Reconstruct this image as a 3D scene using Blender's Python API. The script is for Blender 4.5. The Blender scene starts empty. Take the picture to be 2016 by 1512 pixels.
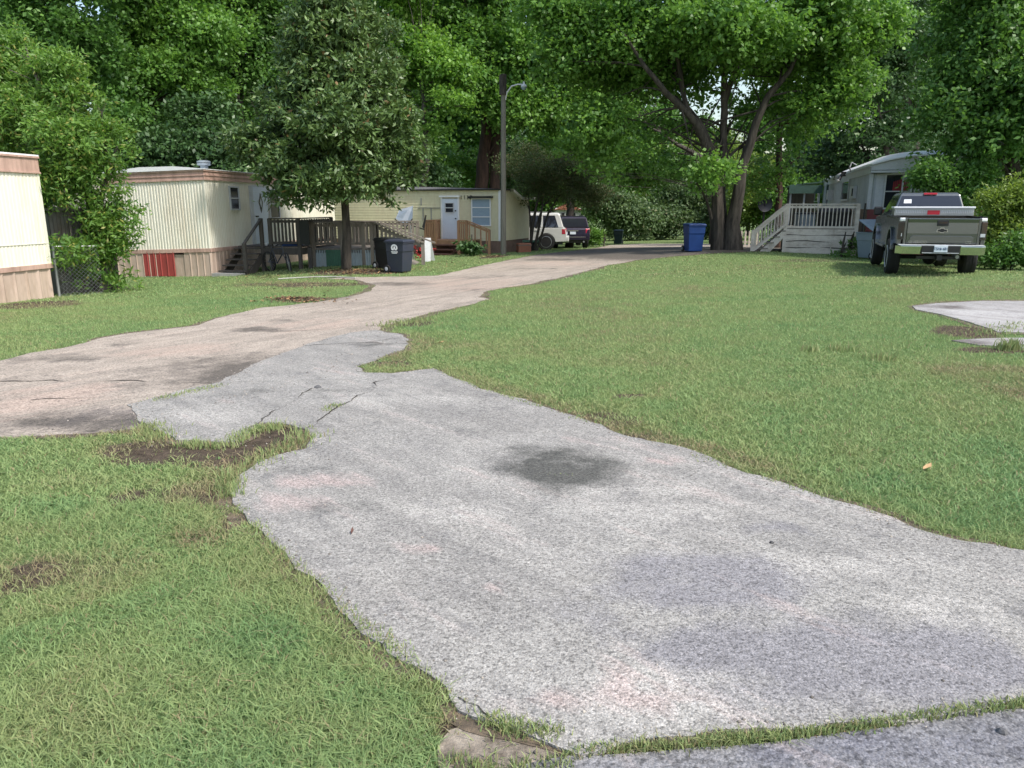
import bpy, bmesh, math, random
import numpy as np
from mathutils import Vector, Matrix
from mathutils.geometry import delaunay_2d_cdt
R = math.radians
rng = np.random.default_rng(7); random.seed(7)
sc = bpy.context.scene
# ------------------------------------------------------------------ camera, sky, sun, exposure
EYE = 1.8; PITCH = R(13.38); FPX = 1467.0
cd = bpy.data.cameras.new('camera'); cam = bpy.data.objects.new('camera', cd); sc.collection.objects.link(cam)
cd.sensor_width = 36; cd.lens = 36 * FPX / 2016; cd.clip_end = 600; cd.clip_start = 0.05
cam.location = (0, 0, EYE); cam.rotation_euler = (R(90) - PITCH, 0, 0); sc.camera = cam
SUN_EL, SUN_AZ = R(53), R(127)          # azimuth clockwise from +Y (behind the camera, to the right)
w = bpy.data.worlds.new('World'); sc.world = w; w.use_nodes = True
nt = w.node_tree; bg = nt.nodes['Background']
sky = nt.nodes.new('ShaderNodeTexSky'); sky.sky_type = 'NISHITA'; sky.sun_disc = False
sky.sun_elevation = SUN_EL; sky.sun_rotation = SUN_AZ; sky.air_density = 1.3; sky.dust_density = 2.5; sky.ozone_density = 1.0
nt.links.new(sky.outputs[0], bg.inputs[0]); bg.inputs[1].default_value = 0.15
sl = bpy.data.lights.new('sun', 'SUN'); so = bpy.data.objects.new('sun', sl); sc.collection.objects.link(so)
sl.energy = 2.7; sl.angle = R(4); sl.color = (1.0, 0.95, 0.87)
sd = Vector((math.sin(SUN_AZ) * math.cos(SUN_EL), math.cos(SUN_AZ) * math.cos(SUN_EL), math.sin(SUN_EL)))
so.rotation_euler = sd.to_track_quat('Z', 'Y').to_euler()
sc.view_settings.view_transform = 'Standard'; sc.view_settings.look = 'None'
sc.view_settings.exposure = 0.74; sc.view_settings.gamma = 1.0
sc.render.engine = 'CYCLES'
try:
    sc.cycles.max_bounces = 6; sc.cycles.diffuse_bounces = 4; sc.cycles.glossy_bounces = 2; sc.cycles.transmission_bounces = 4
    sc.cycles.use_denoising = True; sc.cycles.transparent_max_bounces = 4
except Exception: pass

# ------------------------------------------------------------------ picture -> world
cP, sP = math.cos(PITCH), math.sin(PITCH)
def ray(px, py):
    u = px - 1008.0; v = py - 756.0
    return np.array([u, FPX * cP - v * sP, -FPX * sP - v * cP])
def at(px, py, Y):
    d = ray(px, py); k = Y / d[1]
    return Vector((d[0] * k, Y, EYE + d[2] * k))
# terrain: a thin-plate surface through the foot of everything that stands in the photograph
_c = [(0, 598, 17), (108, 585, 18.7), (420, 544, 25), (245, 545, 25.6), (785, 538, 23.7), (682, 530, 24.8), (640, 525, 26.5),
      (1000, 498, 34.5), (870, 500, 35), (1098, 491, 39.3), (1160, 489, 41.8), (1367, 497, 30), (1430, 490, 30.5), (1600, 500, 28.5),
      (1698, 503, 29.5), (1485, 503, 27.5), (1760, 543, 19.1), (1915, 538, 18.4), (1217, 480, 54), (1985, 530, 23), (1730, 529, 21.5)]
CP = [at(*c) for c in _c]
CP = [(p.x, p.y, p.z) for p in CP] + [(x, y, 0.0) for y in (-12, -4, 2, 5) for x in (-14, -7, 0, 7, 14)] + \
     [(-6, 10, -.12), (0, 11, -.03), (7, 11, .08), (-1.5, 17, -.1), (-40, 10, -.5), (40, 10, .4), (-45, 45, -.8), (45, 45, .2), (-60, 90, -1.6),
      (0, 90, -1.6), (60, 90, -1.2), (-60, 160, -1.6), (0, 160, -1.6), (60, 160, -1.6), (-60, -20, 0), (60, -20, 0), (-120, 60, -1), (120, 60, 0), (140, 200, -1.5), (-140, 200, -1.5), (0, 260, -1.5)]
CP = np.array(CP)
def _U(r2): return r2 * np.log(r2 + 1e-9)
def _fit():
    P = CP[:, :2]; n = len(P)
    K = _U(((P[:, None] - P[None]) ** 2).sum(-1)) + np.eye(n) * 6.0
    A = np.zeros((n + 3, n + 3)); A[:n, :n] = K; A[:n, n] = 1; A[:n, n + 1:] = P; A[n, :n] = 1; A[n + 1:, :n] = P.T
    b = np.zeros(n + 3); b[:n] = CP[:, 2]
    return np.linalg.solve(A, b)
_W = _fit()
def terr(x, y):
    x = np.asarray(x, float); y = np.asarray(y, float); sh = x.shape
    x = x.ravel(); y = y.ravel(); out = np.empty(len(x))
    for i in range(0, len(x), 50000):
        xx, yy = x[i:i + 50000], y[i:i + 50000]
        D = (xx[:, None] - CP[None, :, 0]) ** 2 + (yy[:, None] - CP[None, :, 1]) ** 2
        out[i:i + 50000] = _U(D) @ _W[:-3] + _W[-3] + _W[-2] * xx + _W[-1] * yy
    return out.reshape(sh)
def tz(x, y): return float(terr(np.array([x]), np.array([y]))[0])
_Ys = np.concatenate([np.linspace(1.2, 30, 500), np.linspace(30, 110, 500)])
def gnd(px, py):
    d = ray(px, py); k = _Ys / d[1]; xs = d[0] * k; zs = EYE + d[2] * k
    h = zs - terr(xs, _Ys); i = np.argmax(h < 0)
    if h[i] >= 0: return Vector((xs[-1], _Ys[-1], 0))
    if i == 0: return Vector((xs[0], _Ys[0], float(terr(xs[0], _Ys[0]))))
    t = h[i - 1] / (h[i - 1] - h[i]); Y = _Ys[i - 1] + t * (_Ys[i] - _Ys[i - 1]); x = d[0] / d[1] * Y
    return Vector((x, Y, tz(x, Y)))
def on(px, Y, py=500):
    p = at(px, py, Y); return Vector((p.x, Y, tz(p.x, Y)))
# lattice noise
_L = rng.random((256, 256))
def noise(x, y, s=1.0, o=3):
    x = np.asarray(x) * s + 57.3; y = np.asarray(y) * s + 91.7; out = 0; a = 1; tot = 0
    for k in range(o):
        xi = np.floor(x).astype(int); yi = np.floor(y).astype(int); fx = x - xi; fy = y - yi
        fx = fx * fx * (3 - 2 * fx); fy = fy * fy * (3 - 2 * fy); m = 255
        v = (_L[xi & m, yi & m] * (1 - fx) + _L[(xi + 1) & m, yi & m] * fx) * (1 - fy) + (_L[xi & m, (yi + 1) & m] * (1 - fx) + _L[(xi + 1) & m, (yi + 1) & m] * fx) * fy
        out = out + a * v; tot += a; a *= .5; x = x * 2.03 + 11; y = y * 2.03 + 7
    return out / tot

# ------------------------------------------------------------------ tagging
def tag(o, label=None, cat=None, group=None, kind=None):
    if label: o['label'] = label
    if cat: o['category'] = cat
    if group: o['group'] = group
    if kind: o['kind'] = kind
    return o
def empty(name, loc, rz=0, label=None, cat=None, group=None, tilt=0):
    o = bpy.data.objects.new(name, None); sc.collection.objects.link(o)
    o.location = loc; o.rotation_euler = (tilt, 0, rz); o.empty_display_size = .3
    return tag(o, label, cat, group)
def copy_tree(o, parent=None):
    c = o.copy(); sc.collection.objects.link(c); c.parent = parent
    for ch in o.children: copy_tree(ch, c)
    return c

# ------------------------------------------------------------------ materials
def _mat(name):
    m = bpy.data.materials.new(name); m.use_nodes = True
    return m, m.node_tree, m.node_tree.nodes['Principled BSDF']
def N(nt, t, **kw):
    n = nt.nodes.new(t)
    for k, v in kw.items():
        if k.startswith('i_'): n.inputs[int(k[2:])].default_value = v
        else: setattr(n, k, v)
    return n
def mixc(nt, f, a, b, mode='MIX'):
    n = nt.nodes.new('ShaderNodeMix'); n.data_type = 'RGBA'; n.blend_type = mode
    for s, v in ((0, f), (6, a), (7, b)):
        if isinstance(v, (int, float)): n.inputs[s].default_value = v
        elif isinstance(v, (tuple, list)): n.inputs[s].default_value = (*v[:3], 1)
        else: nt.links.new(v, n.inputs[s])
    return n.outputs[2]
def math_(nt, op, a, b=None, clamp=False):
    n = nt.nodes.new('ShaderNodeMath'); n.operation = op; n.use_clamp = clamp
    for i, v in enumerate((a, b)):
        if v is None: continue
        if isinstance(v, (int, float)): n.inputs[i].default_value = v
        else: nt.links.new(v, n.inputs[i])
    return n.outputs[0]
def ntex(nt, vec, scale, detail=4, rough=.6):
    n = nt.nodes.new('ShaderNodeTexNoise'); n.inputs['Scale'].default_value = scale; n.inputs['Detail'].default_value = detail; n.inputs['Roughness'].default_value = rough
    nt.links.new(vec, n.inputs['Vector']); return n.outputs[0]
def ramp(nt, f, lo, hi):
    n = nt.nodes.new('ShaderNodeMapRange'); n.inputs[1].default_value = lo; n.inputs[2].default_value = hi; nt.links.new(f, n.inputs[0]); return n.outputs[0]
def ramp_c(nt, f, lo, hi):
    n = nt.nodes.new('ShaderNodeMapRange'); n.clamp = True; n.inputs[1].default_value = lo; n.inputs[2].default_value = hi; nt.links.new(f, n.inputs[0]); return n.outputs[0]
def attr(nt, name):
    n = nt.nodes.new('ShaderNodeAttribute'); n.attribute_name = name; return n.outputs['Fac']
def objvec(nt, scale=(1, 1, 1)):
    t = nt.nodes.new('ShaderNodeTexCoord'); m = nt.nodes.new('ShaderNodeMapping'); m.inputs['Scale'].default_value = scale
    nt.links.new(t.outputs['Object'], m.inputs[0]); return m.outputs[0]
def worldvec(nt): return nt.nodes.new('ShaderNodeNewGeometry').outputs['Position']
def bump(nt, bs, h, strength=.3, dist=.01):
    b = nt.nodes.new('ShaderNodeBump'); b.inputs['Strength'].default_value = strength; b.inputs['Distance'].default_value = dist
    nt.links.new(h, b.inputs['Height']); nt.links.new(b.outputs[0], bs.inputs['Normal'])
def surf(name, col, rough=.6, metal=0, dirt=None, damt=.3, dscale=3, stretch=(1, 1, 1), bmp=0, bscale=60, spec=None, fine=.08, streak=0):
    """painted / wooden / plastic surface: base colour with worn stains that have their own shape"""
    m, nt, bs = _mat(name); v = objvec(nt, stretch)
    n1 = ntex(nt, v, dscale, 6, .7); n2 = ntex(nt, v, dscale * 9, 3)
    d = dirt or tuple(c * .45 for c in col)
    f = math_(nt, 'MULTIPLY', ramp(nt, n1, .45, .72), damt, True)
    c = mixc(nt, f, col, d)
    if streak:
        vs = objvec(nt, (9, 9, .3)); c = mixc(nt, math_(nt, 'MULTIPLY', ramp_c(nt, ntex(nt, vs, 1.3, 5, .7), .52, .74), streak), c, d)
        vs2 = objvec(nt, (.8, .8, .8)); c = mixc(nt, math_(nt, 'MULTIPLY', ramp_c(nt, ntex(nt, vs2, 1.7, 6, .75), .55, .7), streak * .6), c, tuple(q * .55 + e * .2 for q, e in zip(col, d)))
    k = ramp(nt, n2, .3, .7); c2 = mixc(nt, fine, c, k, 'OVERLAY')
    nt.links.new(c2, bs.inputs['Base Color']); bs.inputs['Roughness'].default_value = rough; bs.inputs['Metallic'].default_value = metal
    if spec is not None: bs.inputs['Specular IOR Level'].default_value = spec
    if bmp: bump(nt, bs, ntex(nt, v, bscale, 3), bmp, .01)
    return m
def leafmat(name, dark, light, other=None, oamt=.1, gloss=.45, trans=.3, spec=.4):
    m, nt, bs = _mat(name)
    lr = attr(nt, 'lr'); cr = attr(nt, 'cr')
    f = math_(nt, 'ADD', math_(nt, 'MULTIPLY', lr, .45), math_(nt, 'MULTIPLY', cr, .6), True)
    c = mixc(nt, f, dark, light)
    if other: c = mixc(nt, ramp(nt, lr, 1 - oamt, 1 - oamt + .02), c, other)
    nt.links.new(c, bs.inputs['Base Color']); bs.inputs['Roughness'].default_value = gloss; bs.inputs['Specular IOR Level'].default_value = spec
    tr = nt.nodes.new('ShaderNodeBsdfTranslucent'); nt.links.new(mixc(nt, .5, c, (light[0] * 1.5, light[1] * 1.6, light[2] * .8)), tr.inputs[0])
    mx = nt.nodes.new('ShaderNodeMixShader'); mx.inputs[0].default_value = trans
    out = nt.nodes['Material Output']; nt.links.new(bs.outputs[0], mx.inputs[1]); nt.links.new(tr.outputs[0], mx.inputs[2]); nt.links.new(mx.outputs[0], out.inputs[0])
    return m
def barkmat(name, a, b, sc_=6):
    m, nt, bs = _mat(name); v = objvec(nt, (1, 1, .18)); n = ntex(nt, v, sc_, 6, .7)
    nt.links.new(mixc(nt, ramp(nt, n, .35, .65), a, b), bs.inputs['Base Color']); bs.inputs['Roughness'].default_value = .9
    bump(nt, bs, n, .8, .04); return m
M = {}
M['cream'] = surf('cream_siding', (.71, .70, .60), .5, dirt=(.45, .33, .2), damt=.28, dscale=1.3, stretch=(1, 1, .25), streak=.35)
M['cream2'] = surf('cream_siding_worn', (.73, .71, .61), .5, dirt=(.5, .36, .24), damt=.35, dscale=.9, stretch=(1, 1, .3), streak=.35)
M['pink'] = surf('pink_trim', (.50, .34, .28), .55, dirt=(.16, .09, .07), damt=.55, dscale=2.2, stretch=(1, 1, .3), streak=.5)
M['skirt'] = surf('tan_skirting', (.47, .365, .30), .6, dirt=(.24, .17, .11), damt=.5, dscale=1.6, stretch=(1, 1, .3), streak=.5)
M['redpanel'] = surf('red_panel', (.30, .045, .04), .55, dirt=(.15, .03, .02), damt=.6, dscale=3, stretch=(1, 1, .3))
M['white'] = surf('white_paint', (.74, .75, .75), .4, damt=.15, dirt=(.4, .38, .33))
M['door'] = surf('door_paint', (.60, .66, .74), .4, damt=.12)
M['roofw'] = surf('white_roof', (.80, .81, .83), .4, damt=.15, dscale=1.5)
M['yellow'] = surf('yellow_lap_siding', (.60, .57, .38), .55, dirt=(.5, .36, .26), damt=.22, dscale=.8, stretch=(1, 1, .5), streak=.35)
M['shingle'] = surf('grey_shingle', (.11, .11, .115), .9, dirt=(.04, .04, .04), damt=.8, dscale=9, bmp=.6, bscale=30, fine=.4)
M['brick'] = surf('brown_skirting', (.20, .13, .10), .8, dirt=(.08, .055, .04), damt=.7, dscale=2)
M['grey'] = surf('grey_siding', (.42, .45, .47), .5, dirt=(.16, .18, .18), damt=.4, dscale=1.4, stretch=(1, 1, .3), streak=.5)
M['greyl'] = surf('light_grey_trim', (.52, .54, .56), .5, damt=.3, dscale=2)
M['maroon'] = surf('maroon_band', (.17, .035, .04), .6, dirt=(.22, .12, .08), damt=.5, dscale=1.2)
M['awning'] = surf('green_awning', (.06, .12, .095), .6, damt=.4)
M['glass'] = surf('window_glass', (.02, .022, .03), .06, damt=.1, spec=.8, fine=0)
M['glassb'] = surf('blind_behind_glass', (.27, .36, .44), .15, damt=.25, dirt=(.15, .2, .28), dscale=2, stretch=(1, 1, 5), spec=.6)
M['black'] = surf('black_plastic', (.012, .012, .014), .45, damt=.1)
M['rubber'] = surf('rubber', (.014, .014, .015), .85, damt=.3, dirt=(.04, .035, .03), bmp=.4, bscale=50)
M['darkwood'] = surf('dark_weathered_wood', (.075, .066, .058), .85, dirt=(.02, .018, .016), damt=.7, dscale=5, stretch=(1, 1, .2), bmp=.4)
M['greywood'] = surf('grey_weathered_wood', (.20, .175, .15), .85, dirt=(.07, .06, .05), damt=.6, dscale=5, stretch=(1, 1, .2), bmp=.4)
M['palewood'] = surf('pale_painted_wood', (.58, .53, .46), .8, dirt=(.25, .20, .155), damt=.7, dscale=2.2, stretch=(1, 1, 1.6), bmp=.3)
M['newwood'] = surf('brown_stained_wood', (.33, .19, .105), .75, dirt=(.12, .07, .045), damt=.6, dscale=4, stretch=(1, 1, .3), bmp=.3)
M['redwood'] = surf('dark_red_wood', (.10, .045, .035), .8, dirt=(.03, .02, .015), damt=.6, dscale=4)
M['galv'] = surf('galvanised_sheet', (.34, .41, .46), .45, .25, dirt=(.25, .2, .17), damt=.35, dscale=2, stretch=(1, 1, .4))
M['galvd'] = surf('dark_rusty_sheet', (.13, .13, .125), .6, .2, dirt=(.10, .06, .035), damt=.8, dscale=2.5, stretch=(1, 1, .3))
M['greensheet'] = surf('green_sheet', (.045, .14, .09), .5, damt=.3)
M['navy'] = surf('navy_plastic', (.028, .034, .055), .5, damt=.25, dirt=(.06, .055, .05), dscale=4)
M['bluebin'] = surf('blue_plastic', (.012, .05, .20), .45, damt=.2, dscale=4)
M['greybin'] = surf('grey_blue_plastic', (.20, .25, .29), .45, damt=.25, dscale=4)
M['greenbin'] = surf('green_black_plastic', (.015, .035, .04), .5, damt=.2)
M['chrome'] = surf('chrome', (.65, .66, .68), .18, 1, damt=.1)
M['alu'] = surf('aluminium', (.40, .41, .42), .38, .9, damt=.15)
M['pewter'] = surf('pewter_car_paint', (.175, .185, .185), .22, .8, damt=.12, dirt=(.14, .14, .12), dscale=2, spec=.6, fine=.02)
M['champ'] = surf('white_car_paint', (.62, .62, .60), .25, .1, damt=.12, spec=.6, fine=.02)
M['darkcar'] = surf('dark_purple_car_paint', (.022, .018, .035), .15, .3, damt=.1, spec=.7, fine=.02)
M['lens'] = surf('smoked_lens', (.035, .032, .03), .12, damt=.3, dirt=(.10, .02, .02), dscale=7, spec=.7)
M['redlens'] = surf('red_lens', (.45, .015, .04), .15, damt=.2, spec=.7)
M['plate'] = surf('licence_plate', (.62, .68, .76), .4, damt=.05)
M['ink'] = surf('blue_ink', (.03, .06, .16), .5, damt=0)
M['curtain'] = surf('red_curtain', (.22, .02, .025), .8, damt=.6, dscale=6, stretch=(1, 1, .15))
M['terracotta'] = surf('terracotta', (.30, .12, .07), .8)
M['tarp'] = surf('grey_blue_panel', (.13, .17, .22), .35, damt=.4, dirt=(.25, .29, .33), dscale=3)
M['metalgrey'] = surf('galvanised_steel', (.33, .34, .35), .45, .6, damt=.3, dscale=8)
M['pole'] = surf('weathered_pole', (.20, .19, .155), .9, dirt=(.06, .05, .04), damt=.7, dscale=7, stretch=(1, 1, .1), bmp=.5)
M['redthing'] = surf('red_flowers', (.45, .02, .03), .6, damt=.5, dscale=20)
M['concrete'] = surf('pale_concrete', (.42, .41, .38), .85, dirt=(.2, .19, .17), damt=.5, dscale=2, bmp=.3)
M['bark_dark'] = barkmat('dark_bark', (.016, .013, .010), (.085, .072, .058))
M['bark_grey'] = barkmat('grey_bark', (.035, .03, .025), (.14, .12, .10))
M['bark_red'] = barkmat('reddish_bark', (.03, .018, .014), (.10, .055, .04))

# ------------------------------------------------------------------ mesh builder
class MB:
    def __init__(s): s.v = []; s.f = []
    def add(s, vs, fs):
        b = len(s.v); s.v += [tuple(v) for v in vs]; s.f += [tuple(i + b for i in f) for f in fs]; return s
    def box(s, a, b, mp=None):
        x0, y0, z0 = a; x1, y1, z1 = b
        vs = [(x0, y0, z0), (x1, y0, z0), (x1, y1, z0), (x0, y1, z0), (x0, y0, z1), (x1, y0, z1), (x1, y1, z1), (x0, y1, z1)]
        if mp: vs = [mp(*v) for v in vs]
        return s.add(vs, [(0, 3, 2, 1), (4, 5, 6, 7), (0, 1, 5, 4), (1, 2, 6, 5), (2, 3, 7, 6), (3, 0, 4, 7)])
    def tube(s, pts, rad, n=8, cap=True, wob=0):
        pts = [Vector(p) for p in pts]
        if isinstance(rad, (int, float)): rad = [rad] * len(pts)
        rings = []; prev = None
        for i, p in enumerate(pts):
            d = (pts[min(i + 1, len(pts) - 1)] - pts[max(i - 1, 0)]).normalized()
            u = prev if prev is not None else (Vector((1, 0, 0)) if abs(d.x) < .9 else Vector((0, 1, 0)))
            u = (u - d * u.dot(d)).normalized(); v = d.cross(u); prev = u
            rings.append([p + (u * math.cos(6.28318 * k / n) + v * math.sin(6.28318 * k / n)) * rad[i] * (1 + (random.uniform(-wob, wob) if wob else 0)) for k in range(n)])
        vs = [q for r in rings for q in r]; fs = []
        for i in range(len(pts) - 1):
            for k in range(n): fs.append((i * n + k, i * n + (k + 1) % n, (i + 1) * n + (k + 1) % n, (i + 1) * n + k))
        if cap: fs += [tuple(range(n))[::-1], tuple((len(pts) - 1) * n + k for k in range(n))]
        return s.add(vs, fs)
    def bar(s, a, b, w, h=None, up=(0, 0, 1)):
        a = Vector(a); b = Vector(b); d = (b - a).normalized(); h = h or w
        x = d.cross(Vector(up)); x = x.normalized() if x.length > 1e-4 else Vector((1, 0, 0)); y = x.cross(d)
        c = [(-w / 2, -h / 2), (w / 2, -h / 2), (w / 2, h / 2), (-w / 2, h / 2)]
        vs = [p + x * i + y * j for p in (a, b) for i, j in c]
        return s.add(vs, [(3, 2, 1, 0), (4, 5, 6, 7), (0, 1, 5, 4), (1, 2, 6, 5), (2, 3, 7, 6), (3, 0, 4, 7)])
    def prism(s, pts, lo, hi, mp):
        """pts 2D outline, extruded from lo to hi; mp(a, b, h) -> xyz"""
        n = len(pts); vs = [mp(a, b, lo) for a, b in pts] + [mp(a, b, hi) for a, b in pts]
        return s.add(vs, [tuple(range(n))[::-1], tuple(range(n, 2 * n))] + [(i, (i + 1) % n, n + (i + 1) % n, n + i) for i in range(n)])
    def loft(s, secs, cap=True):
        n = len(secs[0]); vs = [p for q in secs for p in q]; fs = []
        for i in range(len(secs) - 1):
            for k in range(n): fs.append((i * n + k, i * n + (k + 1) % n, (i + 1) * n + (k + 1) % n, (i + 1) * n + k))
        if cap: fs += [tuple(range(n))[::-1], tuple((len(secs) - 1) * n + k for k in range(n))]
        return s.add(vs, fs)
    def ribs(s, mp, t0, t1, z0, z1, per=.1, dep=.012, d=0.0, duty=.5):
        """vertical corrugation between t0..t1; z0,z1 may be callables of t"""
        ts = []; k = t0; q = 0
        while k < t1:
            for o, dd in ((0, 0), (.12, dep), (duty, dep), (duty + .12, 0)):
                if k + o * per < t1: ts.append((k + o * per, dd))
            k += per
        ts.append((t1, 0)); b0 = z0 if callable(z0) else (lambda t: z0); b1 = z1 if callable(z1) else (lambda t: z1)
        vs = []
        for t, dd in ts: vs += [mp(t, b0(t), d + dd), mp(t, b1(t), d + dd)]
        return s.add(vs, [(2 * i, 2 * i + 2, 2 * i + 3, 2 * i + 1) for i in range(len(ts) - 1)])
    def laps(s, mp, t0, t1, z0, z1, per=.11, dep=.014, d=0.0):
        z = z0; vs = []; fs = []
        while z < z1 - 1e-6:
            ze = min(z + per, z1); b = len(vs)
            vs += [mp(t0, z, d), mp(t1, z, d), mp(t0, z, d + dep), mp(t1, z, d + dep), mp(t0, ze, d + .001), mp(t1, ze, d + .001)]
            fs += [(b, b + 1, b + 3, b + 2), (b + 2, b + 3, b + 5, b + 4)]; z = ze
        return s.add(vs, fs)
    def build(s, name, mat, parent=None, smooth=False, bevel=0, label=None):
        me = bpy.data.meshes.new(name); me.from_pydata([tuple(v) for v in s.v], [], s.f)
        bm = bmesh.new(); bm.from_mesh(me); bmesh.ops.recalc_face_normals(bm, faces=bm.faces); bm.to_mesh(me); bm.free()
        me.materials.append(M[mat] if isinstance(mat, str) else mat)
        if smooth:
            me.polygons.foreach_set('use_smooth', [True] * len(me.polygons))
            try: me.set_sharp_from_angle(angle=R(38))
            except Exception: pass
        o = bpy.data.objects.new(name, me); sc.collection.objects.link(o); o.parent = parent
        if bevel:
            b = o.modifiers.new('bevel', 'BEVEL'); b.width = bevel; b.segments = 2; b.limit_method = 'ANGLE'
        if label: o['label'] = label
        return o
def npmesh(name, V, F, mat, attrs=None, parent=None, smooth=False):
    """V (n,3), F (m,k) numpy -> object; attrs {name: (domain, array)}"""
    me = bpy.data.meshes.new(name); m, k = F.shape
    me.vertices.add(len(V)); me.vertices.foreach_set('co', np.ascontiguousarray(V, dtype=np.float32).ravel())
    me.loops.add(m * k); me.loops.foreach_set('vertex_index', np.ascontiguousarray(F, dtype=np.int32).ravel())
    me.polygons.add(m); me.polygons.foreach_set('loop_start', np.arange(0, m * k, k, dtype=np.int32))
    try: me.polygons.foreach_set('loop_total', np.full(m, k, dtype=np.int32))
    except Exception: pass
    me.update(calc_edges=True)
    for a, (dom, arr) in (attrs or {}).items():
        at_ = me.attributes.new(a, 'FLOAT', dom); at_.data.foreach_set('value', np.ascontiguousarray(arr, dtype=np.float32))
    if smooth: me.polygons.foreach_set('use_smooth', [True] * m)
    me.materials.append(M[mat] if isinstance(mat, str) else mat)
    o = bpy.data.objects.new(name, me); sc.collection.objects.link(o); o.parent = parent
    return o
def text(name, s, size, mat, parent, mtx, depth=.002):
    cu = bpy.data.curves.new(name, 'FONT'); cu.body = s; cu.size = size; cu.align_x = 'CENTER'; cu.align_y = 'CENTER'; cu.extrude = depth
    t = bpy.data.objects.new(name, cu); sc.collection.objects.link(t)
    dg = bpy.context.evaluated_depsgraph_get(); me = bpy.data.meshes.new_from_object(t.evaluated_get(dg))
    bpy.data.objects.remove(t); o = bpy.data.objects.new(name, me); sc.collection.objects.link(o); o.parent = parent
    me.transform(mtx); me.materials.clear(); me.materials.append(M[mat]); return o
# wall frames: S wall at local y=0 facing -y, E wall at local x=0 facing -x
def mS(t, z, d=0): return (t, -d, z)
def mE(t, z, d=0): return (-d, t, z)
def bS(t, z, d): return (t, -d, z)
def pw(fr, kind, px, py, off=0):
    """picture point -> (t, z) on a wall plane of the frame"""
    d = Vector(ray(px, py)); o = Vector((0, 0, EYE)); Mi = Matrix.LocRotScale(fr.location, fr.rotation_euler, None).inverted()
    a = Mi @ o; b = (Mi.to_3x3() @ d)
    if kind == 'S': k = (-off - a.y) / b.y; p = a + b * k; return p.x, p.z
    k = (-off - a.x) / b.x; p = a + b * k; return p.y, p.z
def wbox(mb, mp, t0, t1, z0, z1, d0, d1):
    vs = [mp(t, z, d) for d in (d0, d1) for t, z in ((t0, z0), (t1, z0), (t1, z1), (t0, z1))]
    return mb.add(vs, [(3, 2, 1, 0), (4, 5, 6, 7), (0, 1, 5, 4), (1, 2, 6, 5), (2, 3, 7, 6), (3, 0, 4, 7)])
def window(par, mp, t0, t1, z0, z1, frame='white', pane='glass', fw=.05, bars=1, d=.02, sill=True):
    if t0 > t1: t0, t1 = t1, t0
    m = MB()
    for a in ((t0, t1, z0, z0 + fw), (t0, t1, z1 - fw, z1), (t0, t0 + fw, z0 + fw, z1 - fw), (t1 - fw, t1, z0 + fw, z1 - fw)): wbox(m, mp, *a, d, d + .05)
    for i in range(bars):
        zz = z0 + (z1 - z0) * (i + 1) / (bars + 1); wbox(m, mp, t0 + fw, t1 - fw, zz - .02, zz + .02, d + .002, d + .04)
    w = m.build('window', frame, par)
    p = MB(); wbox(p, mp, t0 + fw, t1 - fw, z0 + fw, z1 - fw, d, d + .018); p.build('pane', pane, w)
    return w
# ------------------------------------------------------------------ ground: outlines traced on the terrain
def outline(pix): return [tuple(gnd(x, y)[:2]) for x, y in pix]
def ragged(poly, step, amp, freq):
    out = []
    for i in range(len(poly)):
        a = np.array(poly[i]); b = np.array(poly[(i + 1) % len(poly)]); L = np.linalg.norm(b - a)
        n = max(1, int(L / step)); nr = np.array([-(b - a)[1], (b - a)[0]]) / max(L, 1e-6)
        for k in range(n):
            p = a + (b - a) * k / n
            out.append(tuple(p + nr * (amp * (noise(p[0], p[1], freq, 3) - .5) * 2 + amp * 1.3 * (noise(p[0] + 40, p[1], freq * .3, 2) - .5))))
    return out
def inside(poly, x, y):
    P = np.array(poly); r = np.zeros(len(x), bool); j = len(P) - 1
    lo = P.min(0); hi = P.max(0); q = np.where((x > lo[0]) & (x < hi[0]) & (y > lo[1]) & (y < hi[1]))[0]; xx = x[q]; yy = y[q]; rr = np.zeros(len(q), bool)
    for i in range(len(P)):
        xi, yi, xj, yj = P[i, 0], P[i, 1], P[j, 0], P[j, 1]
        if yi != yj: rr ^= ((yi > yy) != (yj > yy)) & (xx < (xj - xi) * (yy - yi) / (yj - yi) + xi)
        j = i
    r[q] = rr; return r
driveway_px = [(905,1405),(872,1362),(835,1335),(800,1305),(760,1268),(716,1252),(690,1218),(650,1188),(600,1145),(560,1100),(520,1062),(483,1035),(462,1003),(455,975),(470,938),(505,912),(545,900),(605,887),(622,866),(603,847),
 (560,838),(520,836),(490,852),(462,873),(400,871),(345,871),(318,858),(288,836),(270,818),(250,800),(300,786),(360,771),(430,756),(462,740),(500,719),(550,700),(600,681),(650,666),(690,657),(740,652),(790,661),(806,671),(796,688),(768,700),
 (738,714),(708,722),(722,735),(770,738),(820,731),(856,728),(890,745),(950,770),(1030,790),(1090,815),(1150,830),(1230,860),(1290,875),(1370,895),(1460,932),(1560,962),(1680,1002),(1800,1042),(1900,1068),(2016,1088),(2300,1160),(2500,1320),
 (2016,1384),(1850,1406),(1700,1432),(1500,1452),(1300,1470),(1150,1484),(1090,1462),(1020,1448),(960,1432)]
road_px = [(-260,745),(-60,722),(0,712),(60,696),(150,681),(210,666),(290,652),(380,641),(440,626),(520,606),(620,596),(690,584),(726,575),(742,562),(700,551),(640,549),(700,546),(800,545),(860,543),(920,530),(1000,513),(1060,502),(1130,494),
 (1170,489),(1200,483),(1260,480),(1380,480),(1500,482),(1640,484),(1640,493),(1500,495),(1380,500),(1310,507),(1250,513),(1190,524),(1150,535),(1100,548),(1020,563),(965,573),(935,586),(962,590),(910,603),(850,616),(800,631),(752,642),(735,660),(700,690),(560,760),(400,800),
 (285,840),(180,855),(80,861),(0,863),(-80,866),(-420,870)]
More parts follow.
